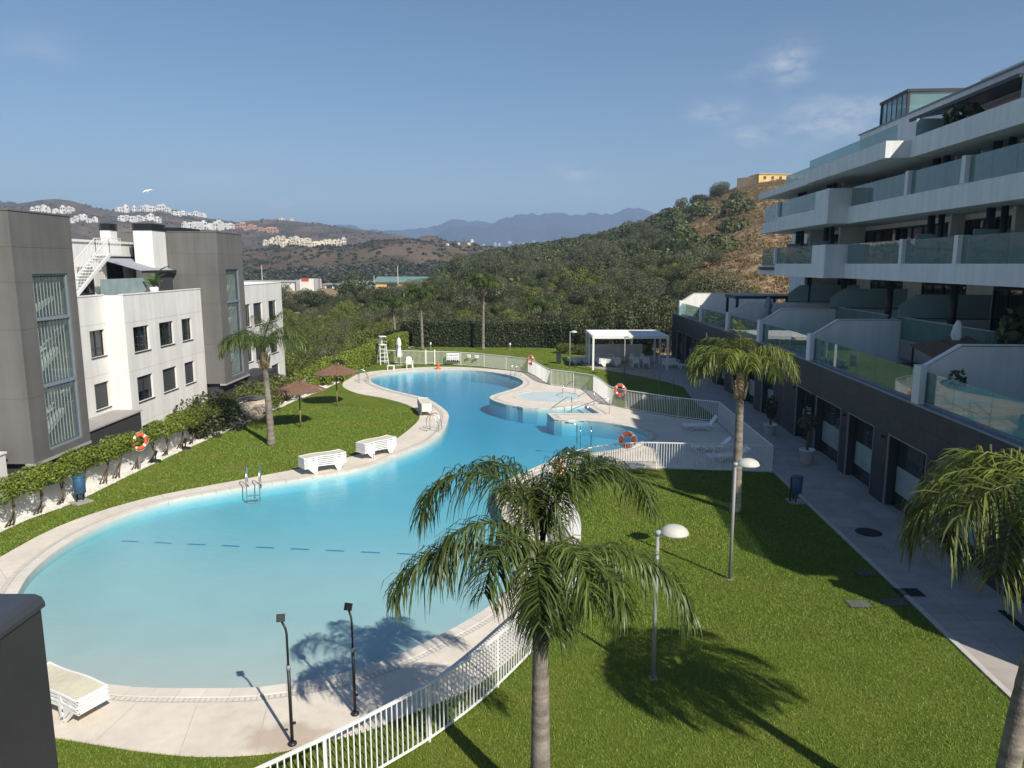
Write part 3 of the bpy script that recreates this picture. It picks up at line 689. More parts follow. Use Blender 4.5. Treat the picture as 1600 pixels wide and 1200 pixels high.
# ================================================================ BUILDINGS
class Fr:                      # a facade's own axes: s along it, n out of it, z up
    def __init__(f, o, s, n): f.o = Vector(o); f.s = Vector(s).normalized(); f.n = Vector(n).normalized()
    def p(f, s, n, z): return f.o + f.s*s + f.n*n + Vector((0, 0, z))
    def box(f, mb, s0, s1, n0, n1, z0, z1):
        q = [f.p(s, n, z) for z in (z0, z1) for (s, n) in ((s0,n0),(s1,n0),(s1,n1),(s0,n1))]
        return mb.add(q, [(3,2,1,0),(4,5,6,7),(0,1,5,4),(1,2,6,5),(2,3,7,6),(3,0,4,7)])
def facade(par, fr, s0, s1, z0, z1, holes, vl, hl, m, th=.22, name='wall_panel', gap=.007, core='grey_metal'):
    vs_ = [s0]+[v for v in vl if s0 < v < s1]+[s1]; hs_ = [z0]+[h for h in hl if z0 < h < z1]+[z1]
    for a, b in zip(vs_, vs_[1:]):
        for c, d in zip(hs_, hs_[1:]):
            A, B = a+(gap if a > s0 else 0), b-(gap if b < s1 else 0); C, D = c+(gap if c > z0 else 0), d-(gap if d < z1 else 0)
            hh = [(max(A,p), min(B,q), max(C,r), min(D,t)) for (p,q,r,t) in holes if p < B and q > A and r < D and t > C]
            xs = sorted({A,B}|{h[0] for h in hh}|{h[1] for h in hh}); zs = sorted({C,D}|{h[2] for h in hh}|{h[3] for h in hh})
            mb = MB()
            for x0, x1 in zip(xs, xs[1:]):
                run = None; got = False
                for y0, y1 in zip(zs, zs[1:]):
                    mx_, my_ = (x0+x1)/2, (y0+y1)/2
                    solid = not any(h[0] < mx_ < h[1] and h[2] < my_ < h[3] for h in hh)
                    if solid: run = [run[0], y1] if run else [y0, y1]
                    if (not solid or y1 == zs[-1]) and run: fr.box(mb, x0, x1, -th, 0, *run); run = None; got = True
                if not got and mb.v: mb.build(name, m, par, world=True); mb = MB()
            if mb.v: mb.build(name, m, par, world=True)
    mb = MB()
    for v in vs_[1:-1]:
        segs = [(z0, z1)]
        for (p,q,r,t) in holes:
            if p < v < q: segs = [x for (a, b) in segs for x in ((a, min(b, r)), (max(a, t), b)) if x[1] > x[0]]
        for a, b in segs: fr.box(mb, v-.02, v+.02, -th+.02, -.02, a+.01, b-.01)
    for h in hs_[1:-1]:
        segs = [(s0, s1)]
        for (p,q,r,t) in holes:
            if r < h < t: segs = [x for (a, b) in segs for x in ((a, min(b, p)), (max(a, q), b)) if x[1] > x[0]]
        for a, b in segs: fr.box(mb, a+.01, b-.01, -th+.023, -.023, h-.02, h+.02)
    if mb.v: mb.build('joint_backing', core, par, world=True)
def window(par, fr, s0, s1, z0, z1, kind='open', rec=.13, fm='dark_metal'):
    mb = MB(); w = .06
    for a in ((s0, s0+w), (s1-w, s1)): fr.box(mb, *a, -rec-.06, -rec, z0, z1)
    for a in ((z0, z0+w), (z1-w, z1)): fr.box(mb, s0+w, s1-w, -rec-.058, -rec-.002, *a)
    c = (s0+s1)/2
    if kind != 'closed': fr.box(mb, c-.045, c+.045, -rec-.05, -rec+.006, z0+w, z1-w)
    if kind == 'rail': fr.box(mb, s0+w, s1-w, -rec-.02, -rec+.015, z0+.42, z0+.47)
    wf = mb.build('window', fm, par, world=True)
    def sub(nm, m_, *b): 
        q = MB(); fr.box(q, *b); return q.build(nm, m_, wf, world=True)
    sub('sill', 'grey_metal' if fm != 'dark_metal' else 'shutter', s0-.05, s1+.05, -rec, .05, z0-.06, z0-.004)
    if kind == 'closed':
        q = MB(); k = z0+w+.02
        while k < z1-w-.05: fr.box(q, s0+w, s1-w, -rec-.045, -rec-.012, k, k+.046); k += .05
        q.build('shutter', 'shutter', wf, world=True)
    elif kind == 'half':
        q = MB(); k = z0+(z1-z0)*.38
        while k < z1-w-.05: fr.box(q, s0+w, s1-w, -rec-.045, -rec-.012, k, k+.046); k += .05
        q.build('shutter', 'shutter', wf, world=True)
    if kind != 'closed':
        sub('pane', 'window_glass', s0+w, c-.045, -rec-.04, -rec-.03, z0+w, z1-w); sub('pane', 'window_glass', c+.045, s1-w, -rec-.04, -rec-.03, z0+w, z1-w)
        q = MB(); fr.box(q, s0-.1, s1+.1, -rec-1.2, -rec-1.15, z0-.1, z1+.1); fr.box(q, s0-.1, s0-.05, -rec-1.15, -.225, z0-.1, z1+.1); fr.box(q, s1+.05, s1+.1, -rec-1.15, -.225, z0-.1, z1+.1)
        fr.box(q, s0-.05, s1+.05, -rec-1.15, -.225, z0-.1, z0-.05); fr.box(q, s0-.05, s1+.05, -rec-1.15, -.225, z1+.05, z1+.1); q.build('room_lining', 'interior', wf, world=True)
        q = MB(); a = c+.1
        while a < s1-.08: fr.box(q, a, a+.05, -rec-.20-.02*(int(a*20) % 2), -rec-.17, z0+.05, z1-.05); a += .055
        q.build('curtain', 'curtain', wf, world=True)

# ---------------------------------------------------------------- the grey and white block on the left
LB = T('apartment_building', 'white apartment block with two tall dark grey stair towers behind the garden wall', 'building', (-22.4, 45, -3))
XF, XR, XT = -22.4, -23.5, -21.0
frW = Fr((XF,0,0), (0,1,0), (1,0,0)); frR = Fr((XR,0,0), (0,1,0), (1,0,0)); frT = Fr((XT,0,0), (0,1,0), (1,0,0))
W1 = [(43.45,45.35),(46.7,48.65),(49.9,51.45)]; ROW = [(5.28-1.5,5.28),(2.28-1.5,2.28)]
hW = [(a,b,c,d) for (a,b) in W1 for (c,d) in ROW]+[(43.6,45.3,-2.2,-.72),(46.7,48.5,-2.2,-.72),(49.9,51.3,-2.2,-.72)]
facade(LB, frW, 42.6, 53.3, -3, 7.2, hW, [46.05,49.3], [-.45,2.72,5.6], 'white_render')
for i, (a,b) in enumerate(W1):
    window(LB, frW, a+.0, b, *ROW[0], 'rail'); window(LB, frW, a, b, *ROW[1], ['half','closed','closed'][i])
    window(LB, frW, *hW[6+i][:2], -2.2, -.72, 'closed')
hR = [(40.85,42.35,3.78,5.28),(40.85,42.35,.78,2.28)]
# the far white wing beyond the second tower
hX = [(60.6,63.2,3.7,5.6),(64.0,66.2,3.7,5.6),(68.0,70.2,3.7,5.6),(60.6,63.2,.7,2.6),(64.0,66.2,.5,2.6),(68.0,70.2,.7,2.6),(68.0,70.2,-1.9,-.4)]
facade(LB, frR, 35.7, 42.6, -3, 7.2, hR, [38.4], [-.45,2.72,5.6], 'white_render')
window(LB, frR, *hR[0], 'rail'); window(LB, frR, *hR[1], 'closed')
facade(LB, frW, 58.2, 72.0, -3, 7.2, hX, [63.6,67.2], [-.45,2.72,5.6], 'white_render')
for i, h in enumerate(hX): window(LB, frW, *h, 'rail' if i in (0,2,5) else 'closed')
mb = MB()
mb.box(XR-.01, XF-.222, 42.602, 42.85, -3, 7.198)                  # the step between the two wall planes
mb.box(-36, XR-.22, 36.0, 42.8, -3, 7.0).box(-36, XF-1.6, 43.1, 53.0, -3, 7.0).box(-36, XF-1.6, 58.4, 71.7, -3, 7.0)
mb.box(-36, XF-.22, 71.75, 72.0, -3, 7.2)
mb.build('wall', 'white_render', LB, world=True)
mb = MB().box(XR-.26, XR+.03, 35.72, 42.62, 7.2, 7.26).box(XF-.26, XF+.03, 42.58, 53.3, 7.2, 7.262).box(XF-.26, XF+.03, 58.2, 72.03, 7.2, 7.26).box(-36, XF-.26, 71.78, 72.03, 7.2, 7.26)
mb.build('parapet_cap', 'white_render', LB, world=True)
# penthouse set back behind the roof terrace
mb = MB().box(-33, -27.0, 37.2, 53.2, 7.0, 10.35).box(-33.1, -26.9, 37.1, 53.2, 10.35, 10.5)
mb.build('penthouse', 'white_render', LB, world=True)
ph = Fr((-27.0,0,0), (0,1,0), (1,0,0))
q = MB(); ph.box(q, 46.2, 47.9, .004, .05, 7.0, 8.8); d = q.build('terrace_door', 'dark_metal', LB, world=True)
q = MB(); ph.box(q, 46.3, 47.0, .05, .06, 7.1, 8.7); ph.box(q, 47.1, 47.8, .05, .06, 7.1, 8.7); q.build('pane', 'window_glass', d, world=True)
q = MB(); ph.box(q, 49.6, 51.6, .004, .05, 7.0, 9.2); d = q.build('terrace_door', 'dark_metal', LB, world=True)
q = MB(); ph.box(q, 49.7, 50.55, .05, .06, 7.1, 9.1); ph.box(q, 50.65, 51.5, .05, .06, 7.1, 9.1); q.build('pane', 'window_glass', d, world=True)
for (x0,x1,y0,y1,z1) in [(-28.7,-28.0,52.3,53.2,11.75),(-25.9,-24.6,51.3,53.25,11.7)]:
    c = MB().box(x0,x1,y0,y1,7.0 if x1 > -26.9 else 10.5,z1-.45).build('chimney', 'white_render', LB, world=True)
    q = MB().box(x0-.04,x1+.04,y0-.04,y1+.04,z1-.45,z1-.36)
    for k in range(4): q.box(x0-.04,x1+.04,y0-.04,y1+.04,z1-.33+k*.09,z1-.27+k*.09)
    q.box(x0+.05,x1-.05,y0+.05,y1-.05,z1-.45,z1+.02); q.build('vent_cap', 'dark_metal', c, world=True)
q = MB().box(-26.5,-24.0,54.6,57.8,11.2,11.6); q.build('vent_cap', 'dark_metal', LB, world=True)
# outer stair up to the penthouse roof
st = MB(); a = Vector((-25.6,42.0,7.15)); b = Vector((-25.6,46.0,9.55))
for off in (0, .85): st.bar(a+Vector((off,0,0)), b+Vector((off,0,0)), .06, .22)
stair = st.build('roof_stair', 'white_metal', LB, world=True)
for k in range(14):
    p = a.lerp(b, (k+.5)/14); MB().box(p.x+.03, p.x+.82, p.y-.13, p.y+.13, p.z+.02, p.z+.06).build('stair_tread', 'white_metal', stair, world=True)
q = MB()
for off in (0, .85):
    q.bar(a+Vector((off,0,1.0)), b+Vector((off,0,1.0)), .045); q.bar(b+Vector((off,0,1.0)), b+Vector((off,1.4,1.0)), .045)
    for k in range(28): p = a.lerp(b, k/27)+Vector((off,0,0)); q.bar(p, p+Vector((0,0,1.0)), .02)
    for k in range(9): p = b+Vector((off,.17*k,0)); q.bar(p, p+Vector((0,0,1.0)), .02)
q.build('stair_railing', 'white_metal', stair, world=True)
q = MB().box(-25.6,-24.75,46.0,47.5,9.48,9.55); q.build('stair_landing', 'white_metal', stair, world=True)
# awning and glass screen of the roof terrace
aw = MB().plate([(-26.95,48.4,9.35),(-26.95,53.1,9.35),(-24.0,53.1,8.5),(-24.0,48.4,8.5)], (0,0,.035)).build('awning', 'awning', LB, world=True)
MB().bar((-24.0,48.35,8.48),(-24.0,53.15,8.48),.11,.16).build('awning_rail', 'dark_metal', aw, world=True); MB().bar((-26.95,47.9,9.4),(-26.95,53.15,9.4),.16,.18).build('awning_case', 'dark_metal', aw, world=True)
q = MB()
for y in (48.9, 52.4): q.bar((-26.9,y,9.2),(-25.4,y+.25,8.8),.05).bar((-25.4,y+.25,8.8),(-24.05,y,8.44),.05)
q.build('awning_arm', 'dark_metal', aw, world=True)
sc = [(-23.6,43.2,7.0),(-23.6,48.2,7.0),(-23.6,48.6,7.3),(-23.6,48.6,7.8),(-23.6,48.2,8.1),(-23.6,43.2,8.1)]
q = MB().plate([(p[0]-.35,p[1],p[2]) for p in sc], (.02,0,0)); q.build('glass_screen', 'frosted', LB, world=True)
q = MB().box(-24.3,-24.2,51.0,53.0,7.0,8.4); q.build('side_screen', 'shutter', LB, world=True)
# stair towers
def tower(y0, y1, ztop, wy0, wy1, wz, depth):
    t = LB
    facade(t, frT, y0, y1, .3, ztop, [(wy0,wy1,wz[0],wz[-1])], [], [3.2,6.2,8.2,9.7], 'grey_render', name='tower_panel', gap=.005, core='plinth')
    frS = Fr((XT-.22, y0, 0), (-1,0,0), (0,-1,0))
    facade(t, frS, 0, depth, .3, ztop, [], [1.4,3.0], [3.2,6.2,8.2,9.7], 'grey_render', name='tower_panel', gap=.005, core='plinth')
    mb = MB().box(XT-depth, XT-.22, y1-.2, y1, .3, ztop).box(XT-depth, XT-depth+.3, y0+.25, y1-.2, .3, ztop).box(XT-depth, XT-.23, y0+.23, y1-.21, ztop-.3, ztop-.02)
    mb.box(XT-depth+.3, XT-.23, y0+.23, y1-.21, .3, .5)
    # the dark mortar face behind the panels and the reveal sides
    mb.box(XT-1.5, XT-.23, y0+.23, wy0-.35, .5, ztop-.3).box(XT-1.5, XT-.23, wy1+.35, y1-.21, .5, ztop-.3)
    mb.build('tower_core', 'grey_render', t, world=True)
    q = MB().box(XT-depth, XT+.03, y0-.03, y1, ztop, ztop+.07); q.build('parapet_cap', 'grey_render', t, world=True)
    q = MB().box(XT-depth+.2, XT-.35, y0+.3, y1, -3, .3); q.build('plinth', 'plinth', t, world=True)
    q = MB(); frT.box(q, y0-.04, y1, -.4, .05, .18, .3); q.build('base_ledge', 'cream_wall' if False else 'concrete', t, world=True)
    # tall stair window: frame, one pane per storey, stairs seen through it
    q = MB(); w = .07
    for a in ((wy0,wy0+w),(wy1-w,wy1)): frT.box(q, *a, -.16, -.05, wz[0], wz[-1])
    for z in wz: frT.box(q, wy0+w, wy1-w, -.158, -.045, z-.07 if z > wz[0] else z, z+.07 if z < wz[-1] else z)
    f = q.build('stair_window', 'coping_metal', t, world=True)
    for a, b in zip(wz, wz[1:]):
        q = MB(); frT.box(q, wy0+w, wy1-w, -.115, -.10, a+.07, b-.07); q.build('pane', 'stair_glass', f, world=True)
        q = MB(); k = wy0+w+.12
        while k < wy1-w-.1: frT.box(q, k, k+.028, -.30, -.27, a+.08, b-.08); k += .24
        q.build('blind_slat', 'white_metal', f, world=True)
    q = MB()
    for i, (a, b) in enumerate(zip(wz, wz[1:])):
        m_ = (a+b)/2
        for s_ in range(2):
            ya, yb = (wy0, wy1) if s_ == 0 else (wy1, wy0); za, zb = (a+.1, m_) if s_ == 0 else (m_, b)
            q.plate([(XT-.75-.8*s_, ya, za-.25),(XT-.75-.8*s_, yb, zb-.25),(XT-.75-.8*s_, yb, zb),(XT-.75-.8*s_, ya, za)], (-.75,0,0))
            q.bar((XT-.7-.8*s_, ya, za+.9),(XT-.7-.8*s_, yb, zb+.9), .05)
    frT.box(q, wy0-.3, wy1+.3, -2.6, -2.5, wz[0], wz[-1]); q.build('inner_stair', 'white_metal', f, world=True)
tower(31.4, 35.75, 11.2, 32.55, 35.15, [.62,3.55,6.55,8.55], 4.2)
tower(53.3, 58.2, 11.2, 54.6, 57.2, [.6,3.6,6.2,8.6], 6.5)
# nearer wing at the left edge and the low plinth under the recessed wall
mb = MB().box(-36, XR-.25, 24, 31.35, -3, 2.75).box(-36, XR-.2, 24, 31.37, 2.75, 2.82).box(XR-.25, -21.9, 24, 30.9, -3, .9).box(XR-.25, -21.85, 24, 30.95, .9, .98)
mb.build('low_wing', 'white_render', LB, world=True)
mb = MB().box(XR+.01, -21.9, 35.8, 42.55, -3, .42); mb.build('terrace_base', 'plinth', LB, world=True)
mb = MB().box(XR+.01, -21.8, 35.8, 42.58, .42, .5); mb.build('base_ledge', 'concrete', LB, world=True)
mb = MB().box(XF-.02, XT+.6, 58.3, 63.0, -3, .1); mb.build('terrace_base', 'plinth', LB, world=True)
# potted banana plant on the roof terrace
t = T('banana_plant', 'green banana plant in a pot on the white roof terrace beside the awning', 'plant', (-23.3, 48.3, 7.0))
MB().lathe([(.22,0),(.3,.5),(.27,.5),(.25,.44)], n=14).build('pot', 'white_metal', t, True)
for k in range(7):
    a = k*2.4; el = [1.35,1.1,.9,1.2,.7,.8,1.0][k]; Lf = [1.7,1.3,1.1,1.2,1.0,1.0,1.3][k]; q = MB(); V_ = []
    for i in range(8):
        tt = i/7; e = el-1.1*tt*tt; r_ = Lf*tt*math.cos(el-.5*tt*tt); z = .5+Lf*tt*math.sin(el-.45*tt*tt); w = .17*math.sin(math.pi*min(1, tt*.85+.08))**.8
        V_ += [(r_*math.cos(a)-w*math.sin(a), r_*math.sin(a)+w*math.cos(a), z+.05), (r_*math.cos(a), r_*math.sin(a), z), (r_*math.cos(a)+w*math.sin(a), r_*math.sin(a)-w*math.cos(a), z+.05)]
    q.add(V_, [f for i in range(7) for f in ((i*3,i*3+1,i*3+4,i*3+3),(i*3+1,i*3+2,i*3+5,i*3+4))]); q.build('leaf', 'banana_leaf', t, True)

# ---------------------------------------------------------------- dark wall end at the lower left corner
t = T('parapet_wall', 'dark grey rendered wall end with a rounded bluish cap close to the camera', 'wall', (-6.0, 3.6, 0))
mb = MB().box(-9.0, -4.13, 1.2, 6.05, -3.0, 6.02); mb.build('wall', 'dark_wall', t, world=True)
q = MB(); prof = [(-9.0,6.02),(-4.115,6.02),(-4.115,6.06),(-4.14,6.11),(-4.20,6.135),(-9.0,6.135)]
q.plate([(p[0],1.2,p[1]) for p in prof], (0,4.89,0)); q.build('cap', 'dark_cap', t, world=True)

# ---------------------------------------------------------------- the terraced block on the right
A4 = R(4.0)
RB = T('terraced_building', 'white terraced apartment block with glass balconies above the dark shop fronts', 'building', (0, 0, 0), -A4)
def rb(): return MB()
def B(mb, n0, n1, s0, s1, z0, z1): return mb.box(n0, n1, s0, s1, z0, z1)
def put(nm, m_, par=RB, *boxes):
    mb = MB()
    for b in boxes: mb.box(*b)
    return mb.build(nm, m_, par)
LEV = [(8.2, 9.0, 10.08, 'l2'), (11.2, 12.1, 13.12, 'l3')]
SN, SF, STEP = 10.3, 57.9, 42.8
for (z0, z1, zg, _) in LEV:
    # fascia panels of the balconies, cut at the fins
    cuts = [SN, 16.2, 21.1, 26.0, 30.9, 35.75, STEP]
    for a, b in zip(cuts, cuts[1:]): put('balcony_fascia', 'shade_white', RB, (15.6,15.85,a+.004,b-.004,z0,z1))
    put('balcony_fascia', 'shade_white', RB, (14.5,14.75,STEP+.26,52.6-.004,z0,z1)); put('balcony_fascia', 'shade_white', RB, (14.9,15.1,52.6,SF,z0+.05,z1-.12))
    put('balcony_box', 'shade_white', RB, (14.5,15.85,STEP,STEP+.25,z0,zg-.02),(14.5,14.748,STEP+.25,STEP+2.2,z1,zg-.025))
    put('floor_slab', 'shade_white', RB, (15.85,24,SN,STEP,z0+.02,z0+.35),(14.75,24,STEP+.25,SF,z0+.022,z0+.352))
    put('end_fascia', 'shade_white', RB, (15.1,24,SF-.25,SF,z0+.352,z1-.12))
    put('end_fascia', 'shade_white', RB, (15.85,24,SN,SN+.25,z0+.352,z1))
    gl_ = [(15.68,15.70,a+.16,b-.16,z1,zg) for a, b in zip(cuts, cuts[1:])]+[(14.58,14.60,STEP+2.25,52.6-.14,z1,zg),(14.98,15.0,52.6+.1,SF-.1,z1-.12,zg)]
    for b in gl_:
        n_ = max(1, round((b[3]-b[2])/1.65)); w = (b[3]-b[2])/n_
        for k in range(n_): put('balcony_glass', 'rail_glass', RB, (b[0],b[1],b[2]+k*w+.006,b[2]+(k+1)*w-.006,b[4],b[5]))
    for c in cuts[1:-1]+[]: put('fin_post', 'shade_white', RB, (15.5,15.95,c-.15,c+.15,z1,zg+.04))
    put('fin_post', 'shade_white', RB, (14.42,14.85,52.6-.13,52.6+.09,z1,zg+.03))
    for k, c in enumerate([21.1,26.0,30.9,35.75,47.0,52.6]):
        nn = 17.0 if c < STEP else 16.1
        mbq = MB().tube([(nn, c+.5, z0+.35),(nn, c+.5, z0+3.0)], .16, 12); mbq.build('column', 'dark_metal', RB, True)
        mbq = MB().tube([(nn, c-.45, z0+.35),(nn, c-.45, z0+3.0)], .13, 12); mbq.build('column', 'dark_metal', RB, True)
        put('party_wall', 'shade_white', RB, (nn+.6,18.2,c-.12,c+.12,z0+.35,z0+3.0))
        put('privacy_screen', 'teal_panel', RB, (nn-.85,nn+.55,c-.02,c+.02,z0+.75,z0+2.15))
    # window walls behind the balconies
    s = SN+.3
    while s < SF-1:
        w = [2.3,2.3,1.4][int(s*7) % 3]; e = min(s+w, SF-.2)
        kind = int(s*3.3) % 4
        if kind == 0: put('wall_panel', 'shade_white', RB, (18.2,18.4,s+.01,e-.01,z0+.35,z0+3.0))
        else:
            d_ = put('sliding_door', 'dark_metal', RB, (18.2,18.3,s+.02,s+.09,z0+.35,z0+2.75),(18.2,18.3,e-.09,e-.02,z0+.35,z0+2.75),(18.2,18.3,s+.09,e-.09,z0+2.66,z0+2.75),(18.2,18.3,s+.09,e-.09,z0+.35,z0+.42),(18.19,18.3,(s+e)/2-.04,(s+e)/2+.04,z0+.42,z0+2.66))
            put('pane', 'window_glass', d_, (18.24,18.26,s+.09,(s+e)/2-.04,z0+.42,z0+2.66)); put('pane', 'window_glass', d_, (18.24,18.26,(s+e)/2+.04,e-.09,z0+.42,z0+2.66))
            if kind == 2: put('curtain', 'curtain', d_, (18.6,18.63,s+.1,(s+e)/2-.2,z0+.42,z0+2.6))
            put('lintel', 'shade_white', RB, (18.2,18.4,s+.01,e-.01,z0+2.76,z0+3.0))
        s = e
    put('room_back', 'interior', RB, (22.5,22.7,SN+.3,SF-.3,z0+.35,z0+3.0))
for k in range(12):
    s = 10+k*3.9
    for z in (8.2, 11.2): put('room_wall', 'interior', RB, (18.45,22.5,s,s+.12,z+.35,z+3.0))
# roof level: long white eave band, terrace slab, attic and its overhang
put('eave_fascia', 'shade_white', RB, (15.6,15.9,15.4,35.8,13.75,14.62)); put('eave_fascia', 'shade_white', RB, (14.5,14.8,35.8,46.6,13.75,14.5))
put('eave_fascia', 'shade_white', RB, (14.5,14.8,46.6,SF,13.7,14.15)); put('eave_return', 'white_render', RB, (14.8,15.95,35.8,36.05,13.75,14.5))
put('roof_slab', 'shade_white', RB, (15.9,26,15.4,35.8,13.76,14.05),(14.8,26,36.05,SF,13.76,14.05)); put('end_fascia', 'shade_white', RB, (14.8,26,SF-.2,SF,14.05,14.15))
put('end_fascia', 'shade_white', RB, (15.9,26,15.4,15.65,14.05,14.62))
put('attic_wall', 'shade_white', RB, (18.5,18.8,38.6,49.7,14.05,16.95),(18.8,28,49.45,49.7,14.05,16.95),(20.4,20.6,15.4,38.6,14.05,15.88))
put('attic_fascia', 'shade_white', RB, (18.5,18.8,15.2,38.598,15.88,16.95)); put('attic_roof', 'shade_white', RB, (18.8,28,15.2,49.45,16.6,16.9))
put('roof_edge', 'coping_metal', RB, (18.42,18.62,15.2,49.76,16.95,17.03)); put('roof_edge', 'white_metal', RB, (18.46,18.7,15.2,36.0,17.03,17.12))
put('attic_end', 'white_render', RB, (18.8,28,15.2,15.4,14.05,16.6))
for a, b in ((16,19),(20,24),(26,30),(31,35)):
    d_ = put('attic_door', 'dark_metal', RB, (20.34,20.4,a,b,14.1,15.7)); put('pane', 'window_glass', d_, (20.32,20.338,a+.1,(a+b)/2-.05,14.2,15.6)); put('pane', 'window_glass', d_, (20.32,20.338,(a+b)/2+.05,b-.1,14.2,15.6))
aw = MB().plate([(18.5,28.5,16.0),(18.5,36.9,16.0),(16.3,37.6,15.72),(16.3,29.2,15.72)], (0,0,.04)).build('awning', 'dark_metal', RB)
MB().bar((16.3,29.1,15.70),(16.3,37.7,15.70),.1,.14).build('awning_rail', 'dark_metal', aw)
MB().bar((18.4,36.2,15.75),(17.3,36.9,15.3),.06).bar((17.3,36.9,15.3),(16.35,36.9,15.66),.06).build('awning_arm', 'dark_metal', aw)
for a, b, n_, z0, z1 in ((36.6,49.0,15.3,14.5,15.35),(49.2,55.0,15.6,14.2,15.1)):
    k = a
    while k < b: put('balcony_glass', 'rail_glass', RB, (n_,n_+.02,k+.01,min(b,k+1.6)-.01,z0,z1)); k += 1.6
    put('rail_shoe', 'coping_metal', RB, (n_-.05,n_+.07,a,b,z0-.05,z0+.06))
put('balcony_glass', 'frosted', RB, (15.9,18.4,36.1,36.12,14.5,15.5)); put('balcony_glass', 'frosted', RB, (15.92,15.97,21.5,28.3,14.62,15.6))
# rooftop glass room
gr = put('rooftop_room', 'dark_metal', RB, (19.0,19.14,44.5,44.64,16.9,18.45),(19.0,19.14,47.96,48.1,16.9,18.45),(21.9,22.04,44.5,44.64,16.9,18.45),(21.9,22.04,47.96,48.1,16.9,18.45),(18.95,22.1,44.45,48.15,18.45,18.6))
for k in range(5): put('pane', 'rail_glass', gr, (19.05,19.07,44.66+k*.66,44.66+k*.66+.62,16.95,18.43))
for k in range(4): put('mullion', 'dark_metal', gr, (19.03,19.1,44.66+k*.66+.62,44.66+k*.66+.66,16.95,18.43))
put('pane', 'rail_glass', gr, (19.16,21.88,44.56,44.58,16.95,18.43))
put('screen', 'white_render', gr, (19.3,21.8,46.5,46.6,16.95,17.95))
# the mass of the block behind: party of back walls, nothing of it shows but its shade does
put('rear_wall', 'shade_white', RB, (25.8,26,15.4,SF,4.4,13.76)); put('rear_wall', 'shade_white', RB, (23.8,25.8,SN,SN+.2,4.4,12.0)); put('end_wall', 'white_render', RB, (18.2,23.8,SN,SN+.2,4.4,12.1))
put('end_wall', 'shade_white', RB, (18.2,25.8,SF-.2,SF,4.4,13.7)); put('upper_end_wall', 'white_render', RB, (18.2,25.8,15.4,15.6,12.1,13.76))
put('roof_slab', 'shade_white', RB, (15.85,25.8,SN,15.4,11.9,12.1))
# terrace level below the first balconies: dark recess, doors
put('rear_wing', 'shade_white', RB, (19.2,27,SF+.01,65,4.4,13.6))
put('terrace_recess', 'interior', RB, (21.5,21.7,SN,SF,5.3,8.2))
s = SN+.5
while s < SF-1:
    if int(s*2.1) % 3: 
        d_ = put('sliding_door', 'dark_metal', RB, (20.6,20.7,s+.02,s+.1,5.3,7.9),(20.6,20.7,s+2.3,s+2.38,5.3,7.9),(20.6,20.7,s+.1,s+2.3,7.8,7.9),(20.59,20.71,s+1.15,s+1.23,5.3,7.8))
        put('pane', 'window_glass', d_, (20.64,20.66,s+.1,s+1.15,5.32,7.8)); put('pane', 'window_glass', d_, (20.64,20.66,s+1.23,s+2.3,5.32,7.8))
    else: put('wall_panel', 'shade_white', RB, (20.6,20.8,s+.01,s+2.39,5.3,8.2))
    s += 2.4
put('upper_terrace', 'paving', RB, (16.4,26,SN,62,4.45,5.3))
for c in (21,27.5,34,40.5,47,53.5): MB().tube([(17.2,c,5.3),(17.2,c,8.22)], .17, 12).build('column', 'dark_metal', RB, True)
t = put('awning_box', 'dark_metal', RB, (14.58,14.88,49.5,57,8.55,8.75))

